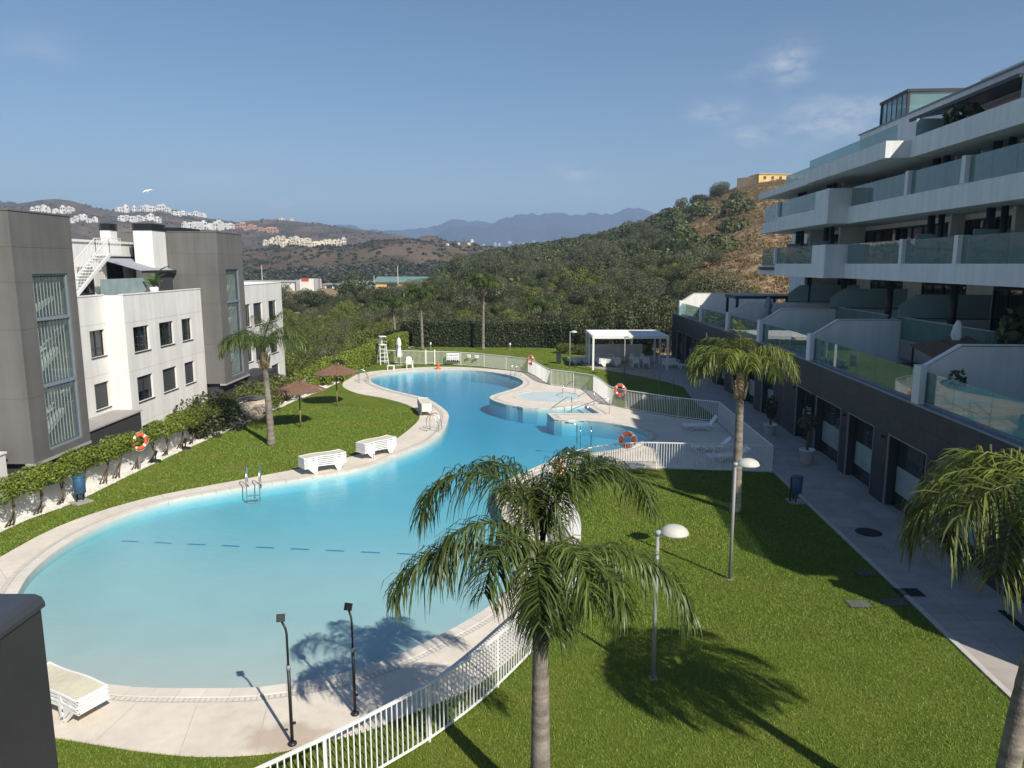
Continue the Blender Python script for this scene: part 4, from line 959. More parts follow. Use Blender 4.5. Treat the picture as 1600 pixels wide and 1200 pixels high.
# ---------------------------------------------------------------- podium with shops
PD = T('shop_podium', 'long dark stone clad podium with shop fronts along the grey promenade', 'building', (14, 40, 0))
P0, P1, P2 = Vector((13.0,13.4,0)), Vector((15.10,40.5,0)), Vector((15.75,72.0,0))
def seg(a, b):
    d = (b-a).normalized(); return Fr(a, d, (-d.y, d.x, 0)), (b-a).length
f1, L1 = seg(P0, P1); f2, L2 = seg(P1, P2)
ops = [(15.9,19.0),(20.0,22.9),(23.8,26.75),(28.1,30.75),(31.6,34.9),(35.7,38.0)]
ops1 = [((a-13.4)*1.003, (b-13.4)*1.003) for a, b in ops]
ops2 = [(1.5,3.6),(5.0,7.4),(8.6,10.2),(12.0,14.2),(15.5,18.0),(19.4,21.2),(23.0,25.6),(27.2,29.4)]
def podium(fr, L, ops, vis):
    nc = max(1, round(L/1.25)); cols = [L*k/nc for k in range(nc+1)]
    holes = [(a, b, 0, 2.72) for a, b in ops]
    rows = [0,.68,1.36,2.04,2.72,3.46,4.2]
    tiles = {}
    for i in range(nc):
        for j in range(6):
            a, b, c, d = cols[i]+.004, cols[i+1]-.004, rows[j]+.004, rows[j+1]-.004
            parts = [(a, b)]
            if j < 4:
                for (p, q, _, _) in holes: parts = [x for (u_, w_) in parts for x in ((u_, min(w_, p-.03)), (max(u_, q+.03), w_)) if x[1]-x[0] > .02]
            for (u_, w_) in parts:
                mb = MB(); n_ = random.uniform(-.002, .002); fr.box(mb, u_, w_, -.03, n_, c, d); mb.build('cladding_tile', 'cladding', PD, world=True)
    mb = MB(); fr.box(mb, 0, L, -.3, -.032, 2.75, 4.2)
    x = 0
    for (p, q, _, _) in holes: fr.box(mb, x, p-.035, -.3, -.032, 0, 2.75); x = q+.035
    fr.box(mb, x, L, -.3, -.032, 0, 2.75); mb.build('core_wall', 'dark_wall', PD, world=True)
    mb = MB(); fr.box(mb, 0, L, -.55, .06, 4.2, 4.27); fr.box(mb, 0, L, -.5, -.30, 4.27, 4.34); mb.build('coping', 'coping_metal', PD, world=True)
    for k, (a, b) in enumerate(ops):
        mb = MB()
        for s_ in ((a-.03,a+.012),(b-.012,b+.03)): fr.box(mb, *s_, -.05, .012, 0, 2.75)
        fr.box(mb, a+.012, b-.012, -.05, .012, 2.71, 2.75)
        sf = mb.build('shop_front', 'galv', PD, world=True)
        def sub(nm, m_, *bb):
            q = MB()
            for bx in bb: fr.box(q, *bx)
            return q.build(nm, m_, sf, world=True)
        e = a+(b-a)*.30 if (b-a) > 1.9 else a+.4
        sub('frame', 'dark_metal', (a+.013,a+.07,-.40,-.34,0,2.7),(e-.03,e+.03,-.40,-.34,0,2.7),(b-.07,b-.013,-.40,-.34,0,2.7),(a+.07,e-.03,-.398,-.342,2.62,2.7),(e+.03,b-.07,-.398,-.342,2.62,2.7))
        sub('door_pane', 'shop_glass', (a+.07,e-.03,-.38,-.365,.02,2.62)); 
        sub('pane', 'shop_glass', (e+.03,b-.07,-.38,-.365,1.55,2.62)); sub('frosted_pane', 'frosted', (e+.03,b-.07,-.38,-.365,.55,1.545)); sub('pane', 'shop_glass', (e+.03,b-.07,-.38,-.365,.02,.545))
        sub('handle', 'steel', (e-.14,e-.11,-.34,-.31,.8,1.6))
        sub('reveal', 'dark_wall', (a-.2,a-.031,-.9,-.305,0,2.74),(b+.031,b+.2,-.9,-.305,0,2.74),(a-.03,b+.03,-.9,-.315,2.751,2.9),(a-.03,a+.008,-.339,-.052,0,2.70),(b-.008,b+.03,-.339,-.052,0,2.70),(a+.008,b-.008,-.339,-.052,2.715,2.75))
        sub('room', 'interior', (a-.3,b+.3,-4.1,-4.0,0,2.9),(a-.4,a-.3,-4.0,-.76,0,2.9),(b+.3,b+.4,-4.0,-.76,0,2.9),(a-.3,b+.3,-4.0,-.76,2.9,3.0),(a-.3,b+.3,-4.0,-.32,-.1,.015))
        if k % 2 == 0: sub('curtain', 'curtain', (e+.3,(e+b)/2+.3,-.9,-.86,.05,2.6))
        sub('wall_light', 'black_plastic', (b+.30,b+.42,.003,.14,2.52,2.62))
    return nc
podium(f1, L1, ops1, True); podium(f2, L2, ops2, False)
for s_ in (13.9, 17.6): 
    q = MB(); f2.box(q, s_, s_+.22, .004, .06, 3.15, 3.6); q.build('wall_lamp', 'white_metal', PD, world=True)
# end walls and roof of the podium
mb = MB().plate([(P0.x,13.4,0),(30,13.4,0),(30,13.4,4.2),(P0.x,13.4,4.2)], (0,-.25,0)); mb.build('end_wall', 'dark_wall', PD, world=True)
mb = MB().plate([(P2.x,72,0),(34,72,0),(34,72,4.2),(P2.x,72,4.2)], (0,.25,0)); mb.build('end_wall', 'cladding', PD, world=True)
mb = MB().prism([(P0.x+.3,13.4),(30,13.4),(34,72),(P2.x+.3,72),(P1.x+.3,40.5)], 4.0, 4.19); mb.build('terrace_floor', 'paving', PD, world=True)
# lettering hung upright beside a shop door
sg = T('shop_sign', 'dark upright shop sign with small white vertical lettering above the topiary pot', 'sign', tuple(f1.p((35.25-13.4)*1.003, 0, 0)))
q = MB(); s0 = (35.25-13.4)*1.003
f1.box(q, s0-.02, s0+.03, .004, .40, 1.25, 2.7); q.build('panel', 'black_plastic', sg, world=True)
# the characters stand sideways and read downwards
marks = [(.10,[(0,0,1,.0),(0,0,0,.5)]),]
q = MB()
def glyph(zc, strokes, h=.15, w=.22):
    for (x0, y0, x1, y1) in strokes:
        a = f1.p(s0-.026, .09+w*x0, zc+h*y0); b = f1.p(s0-.026, .09+w*x1, zc+h*y1); q.bar(a, b, .026, .012, up=tuple(f1.s))
for i, gl in enumerate([[(0,0,1,0),(1,0,1,1)],[(0,.5,1,.5)],[(0,0,1,.4),(1,.4,0,.9),(.45,.2,.45,.7)],[(0,0,1,0),(1,0,1,.8),(.5,0,.5,.6)],[(0,.5,1,.5)],[(0,0,1,0),(0,.8,1,.8),(.5,0,.5,.8)]]):
    glyph(2.05-i*.145, gl, .10)
q.build('lettering', 'sign_white', sg, world=True)

# terrace walls, rails and screens above the podium: each a thing on the terrace
def PXv(y): return PX(y)
walls_y = [68.9, 52.3, 45.0, 36.2, 24.7, 14.2]
wl = ['white terrace dividing wall with sloped end, at the far corner of the podium', 'white terrace dividing wall with sloped end, beside the folded mauve parasol', 'white terrace dividing wall with sloped end, third from the far podium corner', 'long white terrace dividing wall with sloped end, behind the folded pale parasol', 'white terrace dividing wall with sloped end, in front of the brown sloping roof', 'white terrace dividing wall nearest to the camera, partly outside the picture']
for i, y in enumerate(walls_y):
    x = PX(y)+.12; d = Vector((math.cos(.07), -math.sin(.07), 0)); e = x+9.2
    t = T('terrace_wall', wl[i], 'wall', (x, y, 4.2), 0, 'white walls dividing the terraces')
    prof = [(0,0),(0,1.32),(1.15,2.05),(8.6,2.05),(8.6,0)]
    q = MB().plate([Vector((0,0,0))+d*a+Vector((0,0,b)) for a, b in prof], (.01,.22,0)); q.build('wall', 'white_render', t)
    q = MB(); pr = [(-.03,1.33),(1.14,2.08),(8.6,2.08),(8.6,2.115),(1.13,2.115),(-.03,1.365)]
    q.plate([d*a+Vector((0,-.02,b)) for a, b in pr], (.01,.26,0)); q.build('cap', 'shade_white', t)
    q = MB().box(-.22,-.005,-.14,.30,.08,1.40); q.build('post', 'shade_white', t)
    if i in (1,2,3,4):
        s = T('privacy_screen', ['','tall teal glass privacy screen above the black terrace pergola','teal glass privacy screen with cut corner on the wall behind the mauve parasol','teal glass screen with cut corner on the long white wall behind the pale parasol','teal glass privacy screen at the right edge, behind the terrace bar table'][i], 'glass screen', (x, y, 6.32), 0, 'teal screens between the terraces')
        pr = [(4.0,0),(4.0,.62),(4.75,1.2),(9.4,1.2),(9.4,0)]
        q = MB().plate([d*a+Vector((0,.1,b)) for a, b in pr], (0,.03,0)); q.build('glass', 'teal_panel', s)
        q = MB().plate([d*a+Vector((0,.08,b)) for a, b in ((4.0,0),(4.0,.05),(9.4,.05),(9.4,0))], (0,.07,0)); q.build('shoe', 'dark_metal', s)
def rail(y0, y1, lab, k):
    t = T('terrace_railing', lab, 'railing', (PX(y0)+.2, y0, 4.27), 0, 'glass railings along the podium edge')
    n_ = max(1, round((y1-y0)/1.9)); 
    for i in range(n_):
        ya, yb = y0+(y1-y0)*i/n_+.012, y0+(y1-y0)*(i+1)/n_-.012; xa, xb = PX(ya)+.18, PX(yb)+.18
        q = MB().plate([(xa,ya,4.30),(xb,yb,4.30),(xb,yb,5.38),(xa,ya,5.38)], (.018,0,0)); q.build('glass_pane', 'terrace_glass', t, world=True)
        q = MB()
        for zz in (4.5,): q.add([], [])
    q = MB().bar((PX(y0)+.19,y0,4.31),(PX(y1)+.19,y1,4.31),.07,.09); q.build('shoe', 'coping_metal', t, world=True)
ry = [71.8,69.2,61.0,52.6,45.3,36.5,25.0,14.4,10]
rl = ['glass terrace railing at the far corner of the podium','glass terrace railing between the far corner wall and the slim post','glass terrace railing in front of the black terrace pergola','glass terrace railing in front of the mauve parasol','glass terrace railing mirroring the white pergola','long glass terrace railing in front of the pale parasol and brown roof','glass terrace railing mirroring the pool beside the small green plant','glass terrace railing at the near end']
for i in range(7): rail(ry[i+1]+.12, ry[i]-.12, rl[i], i)
t = T('rail_post', 'slim white post in the glass railing near the far podium corner', 'post', (PX(61.0)+.1, 61.0, 4.27)); MB().box(-.1,.12,-.12,.12,0,1.3).build('shaft', 'shade_white', t); MB().box(-.12,.14,-.14,.14,1.3,1.34).build('cap', 'shade_white', t)
# upper glass rail behind the walls
for (n0, s0, s1, lab) in [(16.42,26.6,37.2,'glass railing on the raised terrace behind the pale parasol'),(16.42,38.6,45.5,'glass railing on the raised terrace between the two teal screens')]:
    t = T('upper_railing', lab, 'railing', (0,0,0), -A4)
    k = s0
    while k < s1-.3: MB().box(n0,n0+.02,k+.01,k+1.45,5.34,6.4).build('glass_pane', 'terrace_glass', t); k += 1.47
    MB().bar((n0+.01,s0,5.33),(n0+.01,s1,5.33),.07).bar((n0+.01,s0,6.43),(n0+.01,s1,6.43),.045).build('rail', 'grey_metal', t)
t = T('terrace_pergola', 'black flat roofed pergola on the far terrace', 'pergola', (18.0, 55.0, 4.2), -.07)
for x, y in ((-1.6,-1.6),(-1.6,1.6),(1.9,-1.6),(1.9,1.6)): MB().box(x-.09,x+.09,y-.09,y+.09,0,2.3).build('post', 'dark_metal', t)
MB().box(-1.8,4.6,-1.75,1.75,2.3,2.48).build('roof', 'dark_metal', t)
for k in range(8): MB().box(-1.7+k*.78,-1.0+k*.78,-1.65,1.65,2.48,2.52).build('slat', 'coping_metal', t)
# ================================================================ FENCES, FURNITURE, LAMPS
picket_me = MB().box(-.011,.011,-.011,.011,.08,1.17).mesh('picket', 'white_metal')
post_me = MB().box(-.02,.02,-.02,.02,-.05,1.18).mesh('post', 'white_metal')
def fence(P, lab, post_every=2.3, step=.115, z0=0.0, gates=()):
    t = T('pool_fence', lab, 'fence', (*P[0], z0), 0, 'white picket fence round the pool')
    o = Vector(P[0]); Q = resample(P, step)
    mb = MB(); R_ = resample(P, .5)
    for zz, w, h in ((1.20,.05,.045),(.08,.035,.035)):
        m_ = MB()
        for a, b in zip(R_, R_[1:]): m_.bar((a[0]-o.x,a[1]-o.y,zz),(b[0]-o.x,b[1]-o.y,zz), w, h)
        m_.build('rail', 'white_metal', t)
    for i, p in enumerate(Q):
        a = Vector(Q[max(0,i-1)]); b = Vector(Q[min(len(Q)-1,i+1)]); an = math.atan2(b.y-a.y, b.x-a.x)
        link('picket', picket_me, t, (p[0]-o.x, p[1]-o.y, 0), (0,0,an))
    for p in resample(P, post_every): link('post', post_me, t, (p[0]-o.x, p[1]-o.y, 0))
    return t
L_ = lambda pts: [g(*p) for p in pts]
fence([p for p in FRONT if p[1] < 27.4], 'white picket fence sweeping round the front of the shallow pool end beside the near palm')
fence([p for p in FRONT if p[1] >= 27.3], 'white picket fence along the lawn below the loungers, carrying the round orange life ring')
fence(L_([(1205,738.5),(1122,660)]), 'white picket fence beside the promenade, running behind the loungers')
fence(L_([(1122,660),(1095,657),(1047,651),(1000,643),(977,639.2),(960,635)]), 'white picket fence in front of the outdoor showers, carrying a small white notice')
fence(catmull(L_([(960,635),(949,630),(938,620),(927,612.3)]), 4, False), 'short curved picket fence between the whirlpool and the shaded lawn')
fence(L_([(927,612.3),(895,606.5),(861,602.3)]), 'straight picket fence right behind the whirlpool')
fence(catmull(L_([(861,602.3),(852,598.5),(842,592),(832,586),(825,582.7)]), 4, False), 'short curved picket fence right of the far end of the pool')
fence(L_([(825,582.7),(797,579),(745,573),(715,570.8),(680,569.5)]), 'white picket fence behind the far end of the pool, carrying the picture board')
fence(L_([(665,569.3),(651,568.8),(625,568),(600,567.4),(588,566.5)]), 'white picket fence behind the white plastic armchair')
gt = T('pool_gate', 'white picket gate in the far fence with thicker posts', 'gate', (*g(680,569.5),0))
o_ = Vector(g(680,569.5)); a, b = Vector(g(679.5,569.5))-o_, Vector(g(665.5,569.3))-o_
MB().bar((a.x,a.y,1.2),(b.x,b.y,1.2),.05).bar((a.x,a.y,.12),(b.x,b.y,.12),.05).build('frame', 'white_metal', gt)
for t_ in (0, 1): p = a.lerp(b, t_); MB().box(p.x-.06,p.x+.06,p.y-.06,p.y+.06,-.05,1.34).build('post', 'white_metal', gt)
for k in range(1, 9): p = a.lerp(b, k/9); link('picket', picket_me, gt, (p.x, p.y, 0))
# boards hung on the fence
def board(u0, u1, vb, z0, z1, lab, rows, name='notice_board'):
    x0, y0 = g(u0, vb); x1, y1 = g(u1, vb); y0 -= .06; y1 -= .06
    t = T(name, lab, 'notice', ((x0+x1)/2, (y0+y1)/2, z0), math.atan2(y1-y0, x1-x0)); w = math.hypot(x1-x0, y1-y0)/2; h = z1-z0
    MB().box(-w,w,-.02,0,0,h).build('board', 'sign_white', t)
    if rows:
        for r in range(3):
            for c in range(6):
                a = -w+.05+c*(2*w-.1)/6; s_ = (2*w-.1)/6*.8
                m_ = ['sign_dark','sign_blue','sign_dark'][r]; hh = h/3*[.55,.5,.7][r]
                MB().box(a,a+s_*(1 if (r+c) % 3 else .7),-.026,-.021,h-(r+1)*h/3+.04,h-(r+1)*h/3+.04+hh*(.5 if r < 2 else .8)).build('pictogram', m_, t)
        MB().box(-w,w,-.027,-.0215,0,.07).build('strip', 'sign_dark', t)
    else:
        for k in range(3): MB().box(-w*.75,w*(.7-.2*k),-.026,-.021,h*(.72-.24*k),h*(.80-.24*k)).build('text_line', 'sign_dark', t)
board(698,718,571,.35,1.12,'white board of small pool rule pictures on the far fence', True)
board(730.5,735.5,572.6,.82,1.08,'left one of two small white notices on the far fence beside the picture board', False)
board(742.5,748,573.5,.82,1.08,'right one of two small white notices on the far fence, nearer the ladder', False)
board(1003,1010,644.5,.84,1.06,'small white notice on the fence in front of the outdoor showers', False)
# ---- life rings
def ring(lab, x, y, z, rz, tilt=0.0):
    t = T('life_ring', lab, 'life ring', (x, y, z), rz, 'orange life rings around the pool')
    n, mq = 40, 10; r0, r1 = .30, .085; vs = []; fs = []
    for i in range(n):
        a = 2*math.pi*i/n
        for j in range(mq):
            b = 2*math.pi*j/mq; rr = r0+r1*math.cos(b); vs.append((rr*math.cos(a), r1*.62*math.sin(b), rr*math.sin(a)))
    fs = [(i*mq+j, ((i+1) % n)*mq+j, ((i+1) % n)*mq+(j+1) % mq, i*mq+(j+1) % mq) for i in range(n) for j in range(mq)]
    MB().add(vs, fs).build('ring', 'orange', t, True)
    for k in range(4):
        a0 = math.pi/4+k*math.pi/2; q = MB(); pts = []
        for i in range(5):
            a = a0-.16+.32*i/4; 
            for j in range(mq):
                b = 2*math.pi*j/mq; rr = r0+(r1+.004)*math.cos(b); pts.append((rr*math.cos(a), (r1*.62+.004)*math.sin(b), rr*math.sin(a)))
        q.add(pts, [(i*mq+j, (i+1)*mq+j, (i+1)*mq+(j+1) % mq, i*mq+(j+1) % mq) for i in range(4) for j in range(mq)]); q.build('band', 'sign_white', t, True)
    q = MB()
    for k in range(4):
        a0 = math.pi/4+k*math.pi/2; pts = []
        for i in range(7):
            a = a0+.2+(math.pi/2-.4)*i/6; rr = r0+r1+.012+.03*math.sin(math.pi*i/6); pts.append((rr*math.cos(a), 0, rr*math.sin(a)))
        q.tube(pts, .009, 5)
    q.build('rope', 'sign_white', t, True)
    return t
x, y = g(985,732.5); ring('orange life ring facing the camera on the fence below the loungers', x-.15, y+.09, 1.28, .0)
x, y = g(867,781); ring('orange life ring on the curved front fence, seen behind the near palm', x+.12, y-.1, 1.2, R(65))
x, y = g(969,637); ring('orange life ring on the fence beside the whirlpool handrail', x-.05, y-.1, 1.15, R(-28))
x, y = g(829,585); ring('orange life ring on the far fence at the end of the pool', x, y-.1, 1.2, R(-40))
x, y = g(202,733); ring('orange life ring on the planted wall at the left of the lawn', x+.62, y-.1, 1.28, R(62))
t = T('ring_post', 'grey post holding the life ring on the planted wall', 'post', (x+.5, y-.04, 0)); MB().box(-.03,.03,-.03,.03,0,1.5).build('shaft', 'galv', t); MB().box(-.06,.06,-.06,.06,0,.02).build('base_plate', 'galv', t)

# ---- loungers
def wave(u): return .36+.022*math.sin(2*math.pi*(u*1.05-.08))
def lounger(label, group):
    t = T('sun_lounger', label, 'sun lounger', (0,0,0), 0, group)
    for sx in (-1, 1):
        q = MB(); n = 16; top = [(-.98+1.96*i/n, wave(i/n)) for i in range(n+1)]
        low = []
        for i in range(n+1):
            u = i/n; x = -.98+1.96*u; z = wave(u)-.048
            low.append((x, z))
        q2 = top+low[::-1]
        for i in range(n):
            a, b, c, d = top[i], top[i+1], low[i+1], low[i]
            y0, y1 = sx*.30, sx*.335
            vs = [(a[0],y0,a[1]),(b[0],y0,b[1]),(c[0],y0,c[1]),(d[0],y0,d[1]),(a[0],y1,a[1]),(b[0],y1,b[1]),(c[0],y1,c[1]),(d[0],y1,d[1])]
            q.add(vs, [(0,1,2,3),(7,6,5,4),(0,4,5,1),(3,2,6,7)])
        q.build('side_rail', 'resin_white', t)
        for (x0, x1, xf) in ((-.80,-.42,-.47),(.42,.86,.60)):
            q = MB(); zt = .33
            for (p, w) in ((x0,.045),(x1,.045)):
                q.plate([(p-w,sx*.302,zt),(p+w,sx*.302,zt),(xf+.045,sx*.302,0),(xf-.045,sx*.302,0)], (0,sx*.034,0))
            q.build('leg', 'resin_white', t)
    q = MB(); n = 18
    for i in range(n):
        u0, u1 = (i+.04)/n, (i+.96)/n; a, b = -.95+1.9*u0, -.95+1.9*u1; za, zb = wave(.02+.96*u0)-.012, wave(.02+.96*u1)-.012
        q.add([(a,-.298,za),(b,-.298,zb),(b,.298,zb),(a,.298,za),(a,-.298,za-.025),(b,-.298,zb-.025),(b,.298,zb-.025),(a,.298,za-.025)], [(0,1,2,3),(7,6,5,4),(0,4,5,1),(2,6,7,3),(1,5,6,2),(3,7,4,0)])
    q.build('slat_bed', 'resin_cream', t)
    MB().box(-.985,-.93,-.30,.30,.31,.37).build('end_rail', 'resin_white', t); MB().box(.93,.985,-.30,.30,.29,.35).build('end_rail', 'resin_white', t)
    return t
proto = None
def stack(x, y, rz, n, phrase, group, pitch=.082, z0=.03):
    global proto
    for k in range(n):
        pos = 'bottom' if k == 0 else ('topmost' if k == n-1 else ['second','third','fourth','fifth','sixth'][k-1]+' from the bottom')
        lab = f'{pos} white lounger, stack {phrase}'
        if proto is None: o = proto = lounger(lab, group)
        else: o = copy_tree(proto)
        o['label'] = lab; o['group'] = group
        o.location = (x+random.uniform(-.012,.012), y+random.uniform(-.012,.012), z0+k*pitch); o.rotation_euler = (0,0,rz+random.uniform(-.008,.008))
stack(-8.30, 31.25, R(40), 6, 'nearer to the left ladder', 'stacked loungers on the lawn edge')
stack(-6.42, 33.95, R(52), 6, 'between the left stack and the bend', 'stacked loungers at the middle')
stack(-5.30, 43.9, R(-76), 6, 'seen end-on at the pool bend', 'stacked loungers at the bend')
stack(-9.15, 13.80, R(153), 4, 'beside the dark wall', 'stacked loungers in the corner', z0=.03)
# loungers with raised back on the shaded deck
def recliner(lab, x, y, rz, back=.9):
    t = T('reclining_lounger', lab, 'sun lounger', (x, y, .03), rz, 'single loungers on the shaded deck')
    for sx in (-1, 1):
        q = MB()
        pts = [(-1.0,.30),(-.6,.27),(-.2,.29),(.2,.31),(.42,.30)]
        q.tube([(a, sx*.29, z) for a, z in pts]+[(.42+.62*math.cos(back), sx*.29, .30+.62*math.sin(back))], .024, 6); q.build('side_rail', 'resin_white', t, True)
        for pts in ([(-.98,.30),(-.62,.0),(-.25,.22),(.05,.27)],[(.0,.28),(.42,.06),(.62,.0),(.95,.30),(.45,.31)]):
            MB().tube([(a, sx*.30, z) for a, z in pts], .022, 6).build('leg', 'resin_white', t, True)
    q = MB()
    for i in range(14): a = -.97+i*.1; z = .285+.02*math.sin(a*3); q.box(a,a+.086,-.28,.28,z,z+.02)
    q.build('slat_bed', 'resin_white', t)
    q = MB(); d = Vector((math.cos(back),0,math.sin(back)))
    for i in range(6): p = Vector((.43,0,.31))+d*(.03+i*.1); q.plate([p+Vector((0,-.28,0)),p+Vector((0,.28,0)),p+d*.085+Vector((0,.28,0)),p+d*.085+Vector((0,-.28,0))], (.016*-math.sin(back),0,.016*math.cos(back)))
    q.build('backrest', 'resin_white', t)
    return t
recliner('white lounger with raised back beside the fence corner, farthest of the three', 10.35, 39.3, R(-5), .95)
recliner('white lounger behind the front fence on the shaded deck, its back raised, middle of three', 9.65, 34.6, R(-8), .75)
recliner('white lounger behind the front fence on the shaded deck, nearest of three', 9.95, 32.9, R(4), .55)

# ---- thatched parasols
def thatch(lab, x, y, h, r):
    t = T('thatched_parasol', lab, 'parasol', (x, y, 0), random.random()*6, 'thatched parasols on the lawn')
    MB().tube([(0,0,0),(.01,.0,h*.5),(0,0,h-.1)], [.05,.048,.045], 8).build('pole', 'wood_pole', t, True)
    q = MB(); n = 26
    for lay in range(5):
        ra, rb_ = r*(lay)/5*.96, r*(lay+1)/5+.05; 
        for k in range(n*(2 if lay > 1 else 1)):
            m_ = n*(2 if lay > 1 else 1); a0 = 2*math.pi*(k+random.uniform(-.1,.1))/m_; a1 = 2*math.pi*(k+1.1)/m_; rr = rb_*random.uniform(.94,1.06); zt = h+.08-(h*.0+.36)*ra/r-.02*lay; zb = h+.08-.38*rr/r-.03*lay-random.uniform(.02,.07)
            q.add([(ra*math.cos(a0),ra*math.sin(a0),zt),(ra*math.cos(a1),ra*math.sin(a1),zt),(rr*math.cos(a1),rr*math.sin(a1),zb),(rr*math.cos(a0),rr*math.sin(a0),zb),
                   (ra*math.cos((a0+a1)/2),ra*math.sin((a0+a1)/2),zt+.025),(rr*math.cos((a0+a1)/2),rr*math.sin((a0+a1)/2),zb+.03)], [(0,3,5,4),(4,5,2,1),(0,1,2,3)])
    o = q.build('thatch', 'thatch', t); 
    q = MB()
    for k in range(14):
        a = k*2.4; q.add([(.07*math.cos(a),.07*math.sin(a),h+.05),(.07*math.cos(a+.6),.07*math.sin(a+.6),h+.05),(.10*math.cos(a+.3),.10*math.sin(a+.3),h+.26+.06*random.random())], [(0,1,2)])
    q.build('tuft', 'thatch', t)
    q = MB()
    for k in range(8):
        a = math.pi/4*k; q.bar((0,0,h-.05),(r*.9*math.cos(a),r*.9*math.sin(a),h-.40),.03)
    q.build('rib', 'wood_pole', t)
thatch('thatched parasol in front, whose roof is closer to the left palm', -11.76, 40.04, 2.55, 1.38)
thatch('thatched parasol set farther back toward the pool bend', -11.21, 46.4, 2.6, 1.32)

# ---- ladders and handrails
def ladder(lab, u, v, rz, w=.5, z=.03):
    x, y = g(u, v); t = T('pool_ladder', lab, 'pool ladder', (x, y, z), rz, 'steel pool ladders')
    for s in (-1, 1):
        pts = [(.55,s*w/2,0)]+[(.55-.32*(1-math.cos(a)), s*w/2, .60+.32*math.sin(a)) for a in np.linspace(0, math.pi*.62, 8)]+[(-.12,s*w/2,.45),(-.16,s*w/2,-.1),(-.16,s*w/2,-.45)]
        MB().tube(pts, .023, 8).build('handrail', 'steel', t, True); MB().lathe([(.06,0),(.06,.02),(.03,.03)], (.55,s*w/2,0), 12).build('flange', 'steel', t)
    for k in range(3): MB().box(-.20,-.10,-w/2,w/2,-.2-.14*k,-.17-.14*k).build('rung', 'steel', t)
# local +x points away from the water
ladder('steel pool ladder on the left edge of the shallow end', 396, 767, R(105))
ladder('steel pool ladder at the narrow bend opposite the lounger stack', 684, 674, R(165))
ladder('steel pool ladder at the left end of the far basin', 572, 597, R(200), .62)
ladder('steel pool ladder at the far right end of the pool', 803, 588, R(45))
x, y = g(915,691); t = T('pool_ladder', 'steel pool ladder rising from the water beside the slim stand behind the near palm', 'pool ladder', (x, y, 0), R(-95), 'steel pool ladders')
for s in (-1, 1):
    pts = [(.55,s*.27,.02)]+[(.55-.32*(1-math.cos(a)), s*.27, .55+.32*math.sin(a)) for a in np.linspace(0, math.pi*.62, 8)]+[(-.12,s*.27,.4),(-.16,s*.27,-1.0)]
    MB().tube(pts, .023, 8).build('handrail', 'steel', t, True)
for k in range(3): MB().box(-.20,-.10,-.27,.27,-.25-.27*k,-.22-.27*k).build('rung', 'steel', t)
def handrail(lab, pts, posts):
    t = T('handrail', lab, 'handrail', (pts[0][0], pts[0][1], 0)); o = Vector((pts[0][0], pts[0][1], 0))
    MB().tube([Vector(p)-o for p in pts], .024, 8).build('rail', 'steel', t, True)
    for (x, y, z0, z1) in posts: MB().tube([(x-o.x,y-o.y,z0),(x-o.x,y-o.y,z1)], .022, 8).build('post', 'steel', t, True)
def gz(u, v, z): return (*g(u, v, z), z)
a = Vector(g(952,647)); b = Vector(g(884,646))
handrail('long steel handrail running down the entry steps', [(a.x,a.y,.03),(a.x,a.y,.92),(a.x-.5,a.y-.02,.96),(b.x+.6,b.y,.35),(b.x,b.y,.0),(b.x-.5,b.y,-.3)], [((a.x*.5+b.x*.5),(a.y+b.y)/2,-.4,.62)])
a = Vector(g(893,640)); b = Vector(g(872,638.6))
handrail('short steel handrail at the left side of the entry steps', [(a.x,a.y,-.3),(a.x,a.y,.82),(a.x-.3,a.y-.02,.78),(b.x-.2,b.y,.2),(b.x-.7,b.y,-.2)], [])
a = Vector(g(928,634))
handrail('upright steel handrail between the whirlpool and the entry steps', [(a.x,a.y,.03),(a.x,a.y,.95),(a.x-.35,a.y+.05,1.0),(a.x-1.0,a.y+.2,.55)], [])
a = Vector(g(879,621)); 
handrail('curved steel handrail reaching into the whirlpool', [(a.x,a.y,-.6),(a.x,a.y,.55),(a.x+.12,a.y+.05,.72),(a.x+.7,a.y+.9,.95),(a.x+.95,a.y+1.2,.9),(a.x+.95,a.y+1.2,.03)], [])
x, y = g(901,697); t = T('water_jet', 'slim steel water jet with a flat spout beside the ladder behind the near palm', 'water jet', (x, y, 0))
MB().tube([(0,0,-.8),(0,0,1.05),(-.08,0,1.12),(-.5,0,1.2)], .028, 8).build('pipe', 'steel', t, True); MB().box(-.62,-.42,-.09,.09,1.17,1.23).build('spout', 'steel', t)
# ---- garden lamps
def mushroom(lab, x, y, h, s=1.0, rz=0.0):
    t = T('garden_lamp', lab, 'lamp', (x, y, 0), rz, 'mushroom lamps on tall posts')
    MB().tube([(0,0,0),(0,0,h)], [.05*s,.042*s], 10).build('post', 'galv', t, True); MB().box(-.09,.09,-.09,.09,0,.02).build('base_plate', 'galv', t)
    MB().tube([(0,0,h-.05),(0,0,h+.06)], .06*s, 10).build('collar', 'grey_metal', t, True)
    MB().bar((0,0,h),(.12*s,0,h+.005),.05,.06).build('arm', 'grey_metal', t)
    q = MB().lathe([(.27,-.03),(.295,-.02),(.29,.01),(.255,.09),(.19,.15),(.10,.185),(.0,.195)], n=28); v0 = [(p[0]*1.05*s+.36*s, p[1]*s, p[2]*s*.84+h+.0) for p in q.v]; q.v = v0; q.build('lamp_shade', 'lamp_shade', t, True)
    q = MB().lathe([(.20,-.06),(.22,-.03)], n=20); q.v = [(p[0]*s+.36*s, p[1]*s, p[2]*s+h) for p in q.v]; q.build('diffuser', 'sign_white', t, True)
mushroom('mushroom lamp nearest the camera, beside the near palm', 3.10, 14.93, 3.35, 1.0, R(4))
mushroom('mushroom lamp overlapping the middle palm trunk on the lawn', 6.29, 20.08, 3.42, 1.02, R(4))
